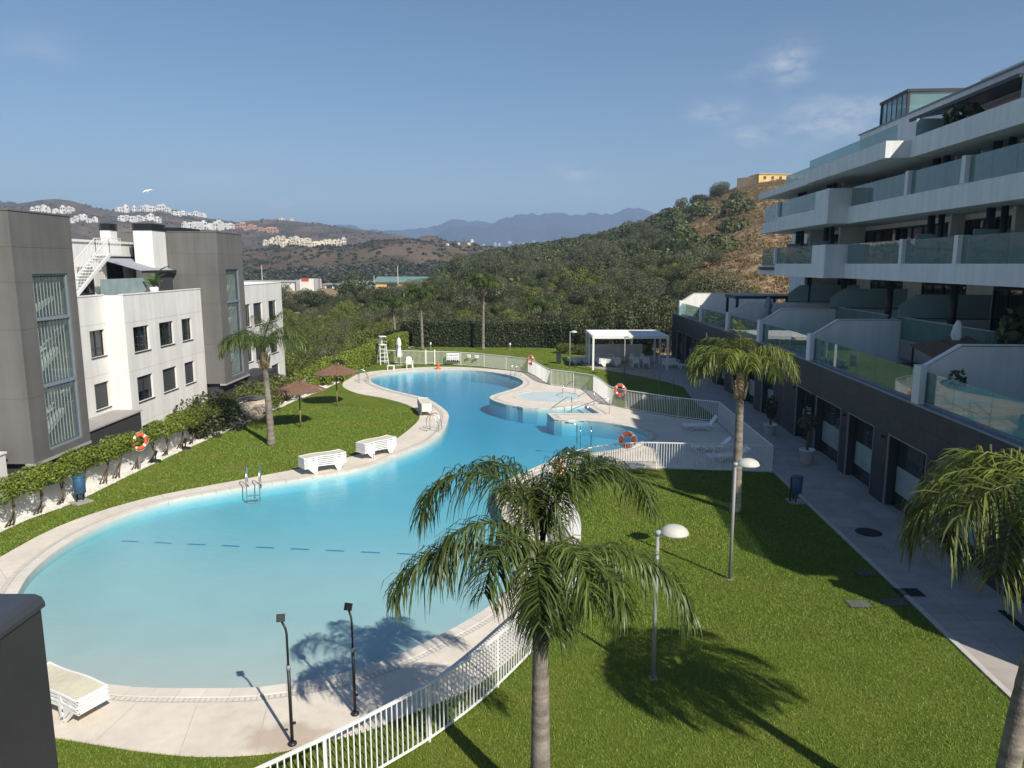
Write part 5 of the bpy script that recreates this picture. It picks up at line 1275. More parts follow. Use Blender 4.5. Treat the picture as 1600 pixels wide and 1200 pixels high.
x, y = g(890,577); mushroom('mushroom lamp left of the white pergola', x, y, 3.2, .92, R(5))
x, y = g(975,592); mushroom('mushroom lamp in front of the white pergola', x, y, 3.3, .92, R(5))
def flood(lab, u, v, h, rz):
    x, y = g(u, v); t = T('floodlight', lab, 'lamp', (x, y, .03), rz, 'black floodlight poles on the deck')
    MB().lathe([(.085,0),(.085,.03),(.04,.06)], n=14).build('base', 'black_plastic', t, True)
    MB().tube([(0,0,.03),(0,0,h*.62)], .032, 8).build('pole', 'black_plastic', t, True); MB().tube([(0,0,h*.62),(0,0,h-.28),(-.02,.02,h-.18),(-.08,.05,h-.06)], .022, 8).build('upper_pole', 'black_plastic', t, True)
    MB().tube([(0,0,h*.60),(0,0,h*.64)], .042, 8).build('collar', 'galv', t, True)
    q = MB(); c = Vector((-.10,.07,h)); q.bar(c+Vector((-.0,-.03,-.06)), c+Vector((0,.03,.07)), .15, .05, up=(0,1,0)); q.build('lamp_head', 'black_plastic', t)
    q = MB(); q.bar(c+Vector((0,-.035,-.04)), c+Vector((0,.012,.055)), .11, .03, up=(0,1,0)); q.v = [(p[0], p[1]-.022, p[2]-.008) for p in q.v]; q.build('lens', 'iron', t)
    MB().bar((.0,0,.42),(.08,0,.44),.04).build('socket', 'black_plastic', t)
flood('slim black floodlight pole standing farther left on the deck', 457, 1165, 2.52, R(10))
flood('slim black floodlight pole closer to the white fence', 555, 1118, 2.26, R(-15))
def shower(lab, u, v):
    x, y = g(u, v); t = T('outdoor_shower', lab, 'shower', (x, y, 0), 0, 'outdoor showers behind the fence')
    MB().tube([(0,0,0),(0,0,2.05),(-.03,0,2.16),(-.12,0,2.22),(-.34,0,2.20)], .03, 8).build('pipe', 'galv', t, True)
    MB().lathe([(.09,-.02),(.09,0),(.02,.03)], (-.36,0,2.18), 12).build('shower_head', 'galv', t); MB().lathe([(.03,0),(.03,.05)], (-.05,0,1.1), 8).build('tap', 'steel', t); MB().box(-.4,.4,-.4,.4,0,.02).build('tray', 'concrete', t)
shower('slim outdoor shower on the shaded lawn, closer to the life ring', 1029, 622); shower('slim outdoor shower on the shaded lawn, closer to the palm', 1051, 623)
# ---- litter bins, spots, pots
def bin_(lab, x, y, rz, s=1.0):
    t = T('litter_bin', lab, 'litter bin', (x, y, 0), rz, 'blue litter bins')
    MB().box(-.32,.32,-.3,.3,0,.05).build('base_slab', 'concrete', t)
    for sx in (-1, 1): MB().bar((sx*.12,.06,.05),(sx*.15,.02,.42),.04).build('leg', 'iron', t)
    MB().lathe([(.17,.36),(.20,.40),(.215,.98),(.20,1.0),(.19,.98)], n=20).build('bucket', 'blue_bin', t, True)
    MB().lathe([(.225,1.0),(.23,1.03),(.15,1.06)], n=20).build('lid', 'blue_bin', t, True)
    MB().bar((0,.22,.05),(0,.22,1.0),.05).build('post', 'iron', t)
bin_('blue litter bin standing by the planted wall on the left', -16.45, 27.0, R(60)); bin_('blue litter bin standing at the edge of the shaded promenade', 10.85, 27.05, R(90))
for lab, u, v in [('black garden spotlight on the white gravel, closer to the litter bin', 243, 722), ('black garden spotlight on the white gravel, closer to the dense bushes', 290, 702)]:
    x, y = g(u, v); t = T('garden_spotlight', lab, 'spotlight', (x, y, .02), R(20), 'black spotlights on the gravel')
    MB().lathe([(.26,0),(.24,.06),(.10,.10)], n=14).build('base', 'black_plastic', t); MB().tube([(0,0,.05),(.02,0,.30)], .03, 8).build('stem', 'black_plastic', t); MB().bar((-.04,-.02,.28),(.06,.03,.52),.13).build('head', 'black_plastic', t)
# rock with a slate dark cover
t = T('boulder', 'beige boulder under a dark slab at the left edge of the lawn', 'boulder', (*g(402,655), 0))
bm = bmesh.new(); bmesh.ops.create_icosphere(bm, subdivisions=3, radius=1.0)
for v_ in bm.verts:
    p = v_.co.copy(); k = 1+.22*noise.noise(p*1.6)+.10*noise.noise(p*4); v_.co = Vector((p.x*.95*k, p.y*.75*k, max(-.1, p.z*.72*k+.55)))
me = bpy.data.meshes.new('rock'); bm.to_mesh(me); bm.free(); me.materials.append(M['boulder']); link('rock', me, t)
t = T('stone_slab', 'dark slab lying on the beige boulder', 'slab', (*(Vector(g(402,655))+Vector((-.1,.1))), 1.24)); MB().prism([(-.85,-.5),(.3,-.62),(.85,.1),(.4,.6),(-.5,.5)], 0, .08).build('slab', 'slab_dark', t); MB().box(.2,.26,-.5,-.44,-.35,0).build('peg', 'iron', t)
def potted(lab, x, y, ph, pr, kind):
    t = T('potted_tree', lab, 'potted plant', (x, y, .02), random.random()*6)
    MB().lathe([(pr*.78,0),(pr,ph*.95),(pr*1.05,ph*.95),(pr*1.05,ph),(pr*.92,ph),(pr*.88,ph*.9)], n=20).build('pot', 'resin_white', t, True); MB().lathe([(pr*.88,ph*.88),(.01,ph*.9)], n=16).build('soil', 'soil', t)
    if kind == 'ball':
        for a in (.0, 2.1, 4.2): MB().tube([(.05*math.cos(a),.05*math.sin(a),ph*.88),(.09*math.cos(a+1),.09*math.sin(a+1),ph+.5),(.03*math.cos(a),.03*math.sin(a),ph+1.1)], .022, 6).build('stem', 'stem', t, True)
        c = leafcloud('crown', 700, [((0,0,ph+1.25),(.5,.5,.36))], .055, 'hedge_leaf'); link('crown', c, t)
    else:
        for a in (.0, 2.1, 4.2): MB().tube([(.04*math.cos(a),.04*math.sin(a),ph*.88),(.12*math.cos(a),.12*math.sin(a),ph+.9)], .02, 6).build('stem', 'stem', t, True)
        c = leafcloud('crown', 500, [((0,0,ph+.9),(.32,.32,.65))], .07, 'hedge_leaf'); link('crown', c, t)
def leafcloud(name, n, blobs, size, m, seed=0, flat=.0, shell=.35, out=.8):
    r = np.random.default_rng(seed+len(bpy.data.meshes)); P = []; Nn = []
    w = np.array([b[1][0]*b[1][1]+b[1][1]*b[1][2]+b[1][0]*b[1][2] for b in blobs]); w = w/w.sum(); idx = r.choice(len(blobs), n, p=w)
    d = r.normal(size=(n, 3)); d /= np.linalg.norm(d, axis=1)[:, None]; rad = 1-shell*r.random(n)**1.6
    C = np.array([b[0] for b in blobs])[idx]; Rr = np.array([b[1] for b in blobs])[idx]; P = C+d*Rr*rad[:, None]
    nn = d*out+r.normal(size=(n, 3))*.6; nn[:, 2] += .35; nn /= np.linalg.norm(nn, axis=1)[:, None]
    a = np.cross(nn, r.normal(size=(n, 3))); a /= np.linalg.norm(a, axis=1)[:, None]; b = np.cross(nn, a)
    s = size*r.uniform(.6, 1.4, n)[:, None]; a *= s; b *= s*.6
    V = np.stack([P-a, P-b*.9+nn*s*.12, P+a, P+b*.9+nn*s*.12], 1).reshape(-1, 3)
    return npmesh(name, V, np.arange(4*n).reshape(-1, 4), m)
x, y = g(1260,723); potted('white pot with a small ball tree beside the upright shop sign', x, y, .62, .34, 'ball')
x, y = g(1203,680); potted('white pot with a tall shrub behind the middle palm fronds', x, y, .58, .33, 'tall')
# plants on the terraces
t = T('small_terrace_plant', 'small bright green pot plant on the terrace railing nearest the right edge', 'plant', (PX(23.4)+.55, 23.4, 4.2)); MB().lathe([(.14,0),(.18,.75),(.15,.75)], n=12).build('pot', 'resin_white', t, True); link('foliage', leafcloud('foliage', 60, [((0,0,1.15),(.25,.25,.3))], .10, 'banana_leaf'), t)
t = T('terrace_plant', 'dark palm-like pot plant on the terrace at the right edge of the picture', 'plant', (18.6, 26.8, 5.3)); MB().lathe([(.2,0),(.26,.45),(.22,.45)], n=12).build('pot', 'dark_metal', t, True); link('foliage', leafcloud('foliage', 160, [((0,0,1.3),(.75,.75,.85))], .22, 'hedge_leaf'), t)
t = T('terrace_shrub', 'dark leafy plant leaning over the rooftop parapet below the awning', 'plant', (Matrix.Rotation(-A4,3,'Z') @ Vector((16.4, 33.0, 14.06)))); MB().lathe([(.2,0),(.26,.45),(.22,.45)], n=12).build('pot', 'dark_metal', t, True); link('foliage', leafcloud('foliage', 160, [((0,0,.95),(.7,.8,.5))], .2, 'hedge_leaf'), t)
for lab, (x, y), c in [('low green shrubs in a planter under the black terrace pergola', (17.0, 54.2), .7)]:
    t = T('planter', lab, 'planter', (x, y, 4.2)); MB().box(-.9,.9,-.2,.2,0,.5).build('box', 'dark_metal', t); link('foliage', leafcloud('foliage', 220, [((0,0,.75),(.9,.25,.35))], .1, 'bush_leaf'), t)
def closed_parasol(lab, x, y, z, h, m_, w, tied=True):
    t = T('folded_parasol', lab, 'parasol', (x, y, z)); MB().box(-.3,.3,-.3,.3,0,.08).build('base', 'concrete', t); MB().tube([(0,0,.05),(0,0,h)], .028, 8).build('pole', 'galv', t, True)
    q = MB(); n = 16; prof = [(.05,h+.02),(w*.55,h-.2),(w*.8,h-.55),(w*.55,h-.8),(w*.75,h-1.2),(w,h-1.55),(w*.8,h-1.75)]; vs = []
    for i, (r_, z_) in enumerate(prof):
        for k in range(n): a = 2*math.pi*k/n; rr = r_*(1+.28*math.cos(a*5+i*.7)); vs.append((rr*math.cos(a), rr*math.sin(a), z_))
    q.add(vs, [(i*n+k, i*n+(k+1) % n, (i+1)*n+(k+1) % n, (i+1)*n+k) for i in range(len(prof)-1) for k in range(n)]); q.build('canopy', m_, t, True)
    MB().lathe([(w*.62,h-.84),(w*.64,h-.80),(w*.62,h-.76)], n=12).build('strap', 'grey_metal', t)
x, y = g(624,571); closed_parasol('folded white parasol standing beside the plastic armchair', x, y, 0, 2.5, 'canvas', .27)
closed_parasol('folded mauve grey parasol on the far terrace', 16.7, 48.2, 4.2, 2.65, 'grey_canvas', .30)
closed_parasol('folded pale parasol on the terrace before the long white wall', 17.35, 28.6, 4.2, 2.6, 'canvas', .25)
t = T('terrace_canopy', 'brown sloping roof panel on the terrace below the pale parasol', 'canopy', (15.9, 27.6, 4.2), -.07)
MB().plate([(-.3,-1.5,1.25),(1.9,-1.5,1.55),(1.9,1.3,1.95),(-.3,1.3,1.6)], (0,0,.05)).build('panel', 'thatch', t); 
for a, b, c in ((-.2,-1.4,1.25),(1.8,-1.4,1.5),(-.2,1.2,1.55),(1.8,1.2,1.9)): MB().box(a-.03,a+.03,b-.03,b+.03,0,c).build('post', 'dark_metal', t)
MB().bar((.9,-1.5,1.45),(.9,1.3,1.83),.05).build('batten', 'dark_metal', t)
t = T('bar_table', 'tall pale bar table on the raised terrace at the right edge', 'table', (19.0, 25.4, 5.3), -.07); MB().box(-.5,.9,-.35,.35,1.0,1.05).build('table_top', 'canvas', t)
for a in (-.45,.85):
    for b in (-.3,.3): MB().box(a-.025,a+.025,b-.025,b+.025,0,1.0).build('leg', 'canvas', t)

# ---- lifeguard chair, plastic chair, table, cone at the far end
x, y = g(598,569); t = T('lifeguard_chair', 'tall white lifeguard chair by the hedge at the far left end', 'chair', (x, y, 0), R(-60))
for sx in (-1, 1):
    MB().bar((.5,sx*.38,0),(.15,sx*.28,1.75),.06).build('leg', 'white_metal', t); MB().bar((-.5,sx*.38,0),(-.15,sx*.28,1.75),.06).build('leg', 'white_metal', t)
for k in range(4): f_ = (k+1)/5; MB().bar((.5-.35*f_,-.38+.1*f_,1.75*f_),(.5-.35*f_,.38-.1*f_,1.75*f_),.05,.05).build('rung', 'white_metal', t)
MB().box(-.3,.3,-.3,.3,1.75,1.82).build('seat', 'resin_white', t); MB().bar((-.28,0,1.82),(-.36,0,2.5),.55,.06,up=(0,1,0)).build('backrest', 'resin_white', t)
for sx in (-1, 1): MB().bar((-.28,sx*.3,2.05),(.28,sx*.3,2.05),.05).build('armrest', 'resin_white', t)
MB().box(-.3,.34,-.3,.3,2.5,2.56).build('headrest', 'resin_white', t)
def plastic_chair(lab, x, y, rz, z=0., s=1.0, group=None):
    t = T('plastic_chair', lab, 'chair', (x, y, z), rz, group)
    for sx in (-1, 1):
        MB().bar((.24*s,sx*.26*s,0),(.2*s,sx*.24*s,.62*s),.05).build('leg', 'resin_white', t); MB().bar((-.3*s,sx*.26*s,0),(-.22*s,sx*.24*s,.62*s),.05).build('leg', 'resin_white', t)
        MB().bar((-.26*s,sx*.26*s,.64*s),(.26*s,sx*.27*s,.64*s),.06,.035).build('armrest', 'resin_white', t)
    MB().box(-.24*s,.26*s,-.24*s,.24*s,.40*s,.44*s).build('seat', 'resin_white', t)
    q = MB().plate([(-.23*s,-.24*s,.44*s),(-.23*s,.24*s,.44*s),(-.36*s,.21*s,.88*s),(-.38*s,.10*s,.96*s),(-.38*s,-.10*s,.96*s),(-.36*s,-.21*s,.88*s)], (-.03,0,.0)); q.build('backrest', 'resin_white', t); return t
x, y = g(640,576); plastic_chair('white plastic armchair alone in front of the far fence', x, y, R(-75), 0, 1.05)
x, y = g(611,578.5); t = T('side_table', 'small white plastic table left of the white plastic armchair', 'table', (x, y, 0)); MB().box(-.3,.3,-.25,.25,.40,.44).build('table_top', 'resin_white', t)
for a in (-.26,.26):
    for b in (-.2,.2): MB().box(a-.025,a+.025,b-.025,b+.025,0,.4).build('leg', 'resin_white', t)
x, y = g(685,577); t = T('float_toy', 'small orange red buoy on the far rim of the pool', 'buoy', (x, y-.2, .05)); MB().lathe([(.26,0),(.26,.05),(.13,.15),(.12,.28)], n=14).build('base', 'orange', t, True); MB().lathe([(.12,.28),(.16,.36),(.13,.46),(.03,.52)], n=14).build('top', 'orange', t, True)

# ---- white pergola with its furniture
pg0 = Vector((6.9,62.1,0)); t = T('white_pergola', 'large white pergola with a flat slatted roof beside the pool garden', 'pergola', (10.0, 65.0, 0), 0)
x0, x1, y0, y1, hh = -3.15, 3.35, -2.7, 3.2, 2.95
for x in (x0, x1-.15):
    for y in (y0, (y0+y1)/2+.4, y1-.15): MB().box(x,x+.16,y,y+.16,0,hh-.24).build('post', 'white_metal', t)
q = MB().box(x0-.02,x1+.02,y0-.02,y0+.18,hh-.24,hh).box(x0-.02,x1+.02,y1-.18,y1+.02,hh-.24,hh).box(x0-.02,x0+.18,y0+.18,y1-.18,hh-.24,hh).box(x1-.18,x1+.02,y0+.18,y1-.18,hh-.24,hh); q.build('beam', 'white_metal', t)
for k in range(26): y = y0+.25+k*(y1-y0-.5)/26; MB().plate([(x0+.18,y,hh-.19),(x1-.18,y,hh-.19),(x1-.18,y+.19,hh-.06),(x0+.18,y+.19,hh-.06)], (0,0,.02)).build('roof_slat', 'white_metal', t)
t = T('garden_wall', 'low white wall along the back of the pergola', 'wall', (9.6, 68.6, 0)); MB().box(-2.5,2.6,-.1,.1,0,1.5).build('wall', 'white_render', t); MB().box(-2.53,2.63,-.13,.13,1.5,1.55).build('cap', 'white_render', t)
stack(8.6, 64.6, R(8), 6, 'at the pergola front', 'stacked loungers under the pergola', z0=.02)
stack(8.3, 66.6, R(8), 7, 'against the white pergola wall', 'stacked loungers by the pergola wall', z0=.02)
stack(6.0, 66.3, R(30), 4, 'left of the pergola posts', 'stacked loungers beside the pergola', z0=.02)
t = T('dining_table', 'white dining table under the white pergola', 'table', (11.3, 64.8, .02)); MB().box(-.8,.8,-.45,.45,.70,.74).build('table_top', 'resin_white', t)
for a in (-.74,.74):
    for b in (-.39,.39): MB().box(a-.03,a+.03,b-.03,b+.03,0,.7).build('leg', 'resin_white', t)
for i, (dx, dy, rz, lab) in enumerate([(-.45,-.85,90,'white armchair before the pergola dining table, its left front seat'),(.45,-.85,90,'white armchair before the pergola dining table, its right front seat'),(-.45,.85,-90,'white armchair behind the pergola dining table on the left'),(.45,.85,-90,'white armchair behind the pergola dining table on the right')]):
    plastic_chair(lab, 11.3+dx, 64.8+dy, R(rz), .02, 1.0, 'white armchairs round the pergola table')
t = T('garden_sofa', 'low white garden sofa right of the pergola post', 'sofa', (14.2, 64.3, .02), R(10)); MB().box(-.9,.4,-.4,.4,.22,.36).build('seat', 'resin_white', t); MB().box(-.9,.4,.4,.5,.36,.72).build('backrest', 'resin_white', t); MB().box(-.85,.35,-.35,.35,.36,.46).build('cushion', 'canvas', t)
for a in (-.85,.35): 
    for b in (-.35,.4): MB().box(a-.04,a+.04,b-.04,b+.04,0,.22).build('leg', 'resin_white', t)
t = T('coffee_table', 'low white table in front of the garden sofa', 'table', (14.95, 63.2, .02)); MB().box(-.4,.4,-.3,.3,.32,.37).build('table_top', 'resin_white', t)
for a in (-.35,.35):
    for b in (-.25,.25): MB().box(a-.03,a+.03,b-.03,b+.03,0,.32).build('leg', 'resin_white', t)
x, y = g(873,568); t = T('dark_bin', 'dark square bin on the grass left of the lamp by the pergola', 'litter bin', (x, y, 0)); MB().box(-.2,.2,-.2,.2,.05,.9).build('body', 'iron', t); MB().box(-.23,.23,-.23,.23,.9,.96).build('lid', 'iron', t); MB().box(-.15,.15,-.15,.15,0,.05).build('foot', 'iron', t)
for lab, u, v in [('small bollard lamp on the gravel before the hedge, left of the middle garden palm', 673, 547), ('small bollard lamp before the hedge, near the pergola lawn', 797, 548)]:
    x, y = g(u, v); t = T('bollard_lamp', lab, 'lamp', (x, y, 0)); MB().tube([(0,0,0),(0,0,.6)], .05, 8).build('post', 'galv', t); MB().lathe([(.09,.6),(.09,.78),(.05,.82)], n=10).build('head', 'sign_white', t)
# low garden wall on the left
t = T('garden_wall', 'long low white wall behind the climbing bushes on the left', 'wall', (-17.6, 26, 0))
mb = MB(); W = wall_line
for a, b in zip(W, W[1:]):
    d = Vector(b)-Vector(a); n_ = Vector((-d.y, d.x)).normalized()*.22
    mb.prism([a, b, tuple(Vector(b)+n_), tuple(Vector(a)+n_)], -3.2, .85)
mb.build('wall', 'white_render', t, world=True)
mb = MB()
for a, b in zip(W, W[1:]):
    d = Vector(b)-Vector(a); n_ = Vector((-d.y, d.x)).normalized(); A, B_ = Vector(a)-n_*.03, Vector(b)-n_*.03
    mb.prism([tuple(A), tuple(B_), tuple(B_+n_*.28), tuple(A+n_*.28)], .85, .89)
mb.build('cap', 'white_render', t, world=True)
# gull over the hills
t = T('gull', 'small white bird gliding above the left hills', 'bird', tuple(Vector(ray(230,298))*150+Vector((0,0,H))), R(20)); t.scale = (.7,.7,.7); t.rotation_euler = (R(58), R(-18), R(35))
q = MB()
for sx in (-1, 1):
    pts = [(0,.12,0),(sx*.5,.16,.22),(sx*1.05,-.06,.30),(sx*1.5,-.42,.12),(sx*.95,-.26,.24),(sx*.45,-.12,.16),(0,-.14,0)]
    q.plate(pts, (0,0,.03))
q.build('wing', 'sign_white', t); MB().tube([(0,.55,.02),(0,.4,.03),(0,0,.0),(0,-.45,.02),(0,-.7,.03)], [.02,.10,.14,.08,.06], 8).build('body', 'sign_white', t, True)
# ================================================================ PALMS
def frond_mesh(name, L, e0, droop, nl, ll, seed, m, wdt=.0125, plum=1.0):
    r = np.random.default_rng(seed); n = 22; pts = []; p = np.array([0., 0.]); pts.append(p.copy()); angs = []
    for i in range(n):
        t = (i+.5)/n; a = e0-droop*t**1.25; angs.append(a); p = p+np.array([math.cos(a), math.sin(a)])*L/n; pts.append(p.copy())
    side = r.normal(0, .05)
    sp = lambda t: np.array([np.interp(t*n, range(n+1), [q[0] for q in pts]), side*L*t*t, np.interp(t*n, range(n+1), [q[1] for q in pts])])
    V = []; Fs = []
    # rachis as a three sided tapering rod (quads)
    K = 12
    for i in range(K+1):
        t = i/K; c = sp(t); w = .030*(1-t)+.004
        V += [(c[0], c[1]-w, c[2]+.2*w), (c[0], c[1]+w, c[2]+.2*w), (c[0], c[1], c[2]-w*1.3)]
    for i in range(K):
        for k in range(3): Fs.append((i*3+k, i*3+(k+1) % 3, (i+1)*3+(k+1) % 3, (i+1)*3+k))
    for i in range(nl):
        t = .10+.90*(i+.5)/nl; c = sp(t); a = np.interp(t*n, np.arange(n)+.5, angs); tang = np.array([math.cos(a), 0, math.sin(a)]); up = np.array([-math.sin(a), 0, math.cos(a)])
        for s in (-1, 1):
            l = ll*(math.sin(math.pi*min(1, .12+.80*t))**.55)*r.uniform(.8, 1.15); 
            elev = r.normal(.10, .42)*plum
            d = np.array([0, s*math.cos(elev), 0])+up*math.sin(elev)+tang*r.uniform(.35, .75); d /= np.linalg.norm(d)
            g1, g2 = .18*l, r.uniform(.50, .85)*l
            q0 = c; q1 = c+d*l*.40+np.array([0,0,-g1*.45]); q2 = c+d*l*.72+np.array([0,0,-g2*.55]); q3 = c+d*l*.86+np.array([0,0,-g2*1.15])
            wv = np.cross(d, [0,0,1.]); nw = np.linalg.norm(wv); wv = wv/nw if nw > 1e-3 else tang; 
            wv = wv*.8+up*r.uniform(-.5, .5); wv /= np.linalg.norm(wv)
            w = wdt*r.uniform(.8, 1.2); k = len(V)
            for q, ww in ((q0, w*.7), (q1, w), (q2, w*.75), (q3, w*.12)): V += [tuple(q-wv*ww), tuple(q+wv*ww)]
            Fs += [(k,k+1,k+3,k+2),(k+2,k+3,k+5,k+4),(k+4,k+5,k+7,k+6)]
    return npmesh(name, V, Fs, m)
def palm(lab, x, y, zt, fronds, m, r0=.17, seed=0, group=None, lean=(0,0), nl=100, ll=.62, dead=True, scale=1.0, meshes=None, name='palm_tree'):
    t = T(name, lab, 'palm tree', (x, y, 0), 0, group)
    n = max(12, int(zt/.13)); pts = []; rs = []
    for i in range(n+1):
        f = i/n; pts.append((lean[0]*f*f, lean[1]*f*f, zt*f)); rs.append(r0*(1.28-.50*f+.28*max(0, (.12-f)/.12)**2)*(1+(.045 if i % 2 else -.01)))
    MB().tube(pts, rs, 14).build('trunk', 'trunk', t, True)
    tp = Vector((lean[0], lean[1], zt)); q = MB(); rr = random.Random(seed)
    q.tube([tp+Vector((0,0,-.5)), tp+Vector((0,0,-.05)), tp+Vector((0,0,.35)), tp+Vector((0,0,.75))], [r0*.92, r0*1.18, r0*.95, r0*.4], 12)
    q.build('crown_shaft', 'trunk_brown', t, True)
    for k in range(7 if dead else 3):      # old leaf bases hugging the top of the trunk
        a = k*2.4+rr.random(); q = MB(); b = tp+Vector((r0*math.cos(a), r0*math.sin(a), -.55+.12*rr.random()))
        q.tube([b, b+Vector((.06*math.cos(a),.06*math.sin(a),.25)), b+Vector((.16*math.cos(a),.16*math.sin(a),.55+.2*rr.random()))], [.07,.055,.02], 6); q.build('leaf_base', 'trunk_brown', t, True)
    for i, (az, e0, L, droop) in enumerate(fronds):
        me = meshes[i % len(meshes)] if meshes else frond_mesh('frond', L, R(e0), R(droop), nl, ll, seed*50+i, m)
        link('frond', me, t, tp+Vector((.06*math.cos(R(az)), .06*math.sin(R(az)), .10+.62*(e0/90))), (0,0,R(az)), (scale,)*3)
    return t
near = [(60,86,2.5,120),(128,84,2.5,130),(200,66,2.3,150),(20,88,3.05,172),(-16,40,2.85,114),(168,88,3.05,176),(187,38,2.8,110),(266,52,2.1,140),(298,60,2.0,150),(238,64,2.0,155),(78,74,2.2,120),(112,70,2.2,130),(40,84,2.1,95),(275,22,1.5,85),(318,46,2.0,125)]
palm('queen palm nearest the camera, dark drooping crown hanging over the pool edge', .46, 10.75, 4.0, near, 'palm_leaf', .137, 1, None, (-.02,.05), 125, .64, scale=.95)
right2 = [(8,62,2.3,130),(-30,66,2.25,135),(35,60,2.2,130),(175,60,2.3,135),(150,66,2.3,130),(205,64,2.2,138),(95,72,2.2,120),(65,74,2.2,120),(125,76,2.1,115),(262,66,2.1,135),(295,62,2.1,140),(235,70,2.1,135),(330,72,2.1,125),(80,84,1.9,60),(345,50,2.2,118),(190,48,2.2,115)]
palm('queen palm on the right lawn with a yellow green crown before the shops', 8.20, 25.92, 4.75, right2, 'palm_leaf_yellow', .15, 2, None, (-.05,0), 88, .60)
right3 = [(190,66,2.5,140),(165,60,2.5,135),(212,60,2.3,138),(240,68,2.2,140),(140,66,2.4,135),(120,72,2.2,120),(90,68,2.2,130),(60,72,2.2,120),(262,60,2.1,140),(30,64,2.2,130),(-5,60,2.3,130),(-40,66,2.2,130),(285,66,2.1,135),(95,84,2.2,40),(315,70,2.1,130),(178,80,2.3,120),(225,78,2.2,125)]
palm('queen palm cut by the right edge of the picture with a bright yellow green crown', 7.24, 9.75, 5.3, [(a, e-24, L*.98, d-8) for a, e, L, d in right3 if e < 80], 'palm_leaf_yellow', .135, 3, None, (.48,.0), 100, .64)
left1 = [(0,56,2.5,120),(30,66,2.4,125),(180,60,2.5,125),(150,66,2.4,125),(210,60,2.3,130),(90,74,2.3,110),(60,80,2.2,70),(120,80,2.2,80),(265,64,2.2,130),(300,60,2.3,130),(235,66,2.2,130),(335,54,2.5,118),(350,70,2.4,110),(195,46,2.3,110)]
palm('queen palm standing on the left lawn in front of the white apartment wall', -12.12, 36.1, 4.35, left1, 'palm_leaf', .15, 4, None, (-.15,0), 70, .62)
bk = [frond_mesh('frond', 2.3, R(e), R(d), 42, .75, 900+i, 'palm_leaf', .03) for i, (e, d) in enumerate([(62,120),(70,125),(50,110),(78,90)])]
for lab, u, v, vt, nfr in [('background palm left of the hedge, thin grey trunk behind the folded white parasol',618,536,487,15),('background palm at the left end of the clipped hedge',660,546,472,16),('tallest background palm in front of the clipped hedge',755,546,455,17),('background palm behind the right end of the clipped hedge',848,541,492,15)]:
    x, y = g(u, v); zt = elz(vt, y); fr = [(k*360/nfr+random.uniform(-10,10), 60, 0, 0) for k in range(nfr)]
    palm(lab, x, y, zt, fr, 'palm_leaf', .13, 7, 'background palms by the hedge', (random.uniform(-.2,.2),0), meshes=bk, dead=False)

# ================================================================ SHRUBS, HEDGE, TREES
# climbing bushes trained over the left wall
cl_ = [leafcloud('foliage', 1900, [((random.uniform(-.5,.5), random.uniform(-.25,.25), random.uniform(-.15,.3)), (random.uniform(.35,.6), random.uniform(.3,.42), random.uniform(.28,.42))) for _ in range(5)], .048, 'bright_leaf', 20+k) for k in range(4)]
st_ = []
for k in range(3):
    q = MB()
    for j in range(3): q.tube([(.0+.08*j,-.1*j,0),(.10+.15*j-.1,.05,.35),(-.12+.2*(j-1),-.05+.1*j,.75),(-.05+.35*(j-1),0,1.15)], [.03,.026,.022,.015], 6)
    st_.append(q.mesh('stem', 'stem', True))
WP = resample([p for p in wall_line if 20 < p[1] < 41], 1.18)
for i, p in enumerate(WP):
    t = T('climbing_bush', 'light green climbing bush on bent brown stems spilling over the low white wall', 'bush', (p[0]+.45, p[1]+random.uniform(-.2,.2), .02), R(-80)+random.uniform(-.3,.3), 'climbing bushes along the left wall')
    if i == len(WP)-2: pass
    link('stem', st_[i % 3], t); link('foliage', cl_[random.choice((0,1,2,3))], t, (0,-.05,1.26), (0,0,random.uniform(-.3,.3)), (random.uniform(1.1,1.4), random.uniform(.95,1.2), random.uniform(.8,1.0)))
big = [leafcloud('foliage', 1500, [((random.uniform(-.6,.6), random.uniform(-.5,.5), random.uniform(-.3,.5)), (random.uniform(.5,.8),)*3) for _ in range(7)], .085, m_, 40+k) for k, m_ in enumerate(('oak_leaf','bush_leaf','bright_leaf'))]
def shrub(lab, x, y, z, s, k, group, cat='bush'):
    t = T('shrub', lab, cat, (x, y, z), random.random()*6, group); link('stem', st_[k % 3], t, None, None, (s,s,s*.7)); link('foliage', big[k], t, (0,0,.85*s), (0,0,random.random()*6), (s*random.uniform(.9,1.15), s*random.uniform(.9,1.15), s*random.uniform(.85,1.1))); return t
for x, y, s, k, lab in [(-16.3,37.4,1.05,0,'dense dark bush on the gravel beside the boulder, nearest of the dark clump'),(-15.9,39.2,1.15,0,'dense dark bush on the gravel touching the boulder from the front'),(-16.6,40.4,1.0,1,'mid green bush behind the boulder at the wall'),(-15.4,44.3,1.1,1,'green bush beyond the boulder beside the left palm trunk')]:
    shrub(lab, x, y, 0, s, k, None)
for i in range(16):
    y = 46+i*2.15; x = np.interp(y, [p[1] for p in wall_line], [p[0] for p in wall_line])+random.uniform(-.2,.5)
    shrub('green bush in the planted row along the white gravel beyond the boulder', x, y, 0, random.uniform(.85,1.2), random.choice((1,2,2)), 'bushes along the far gravel bed')
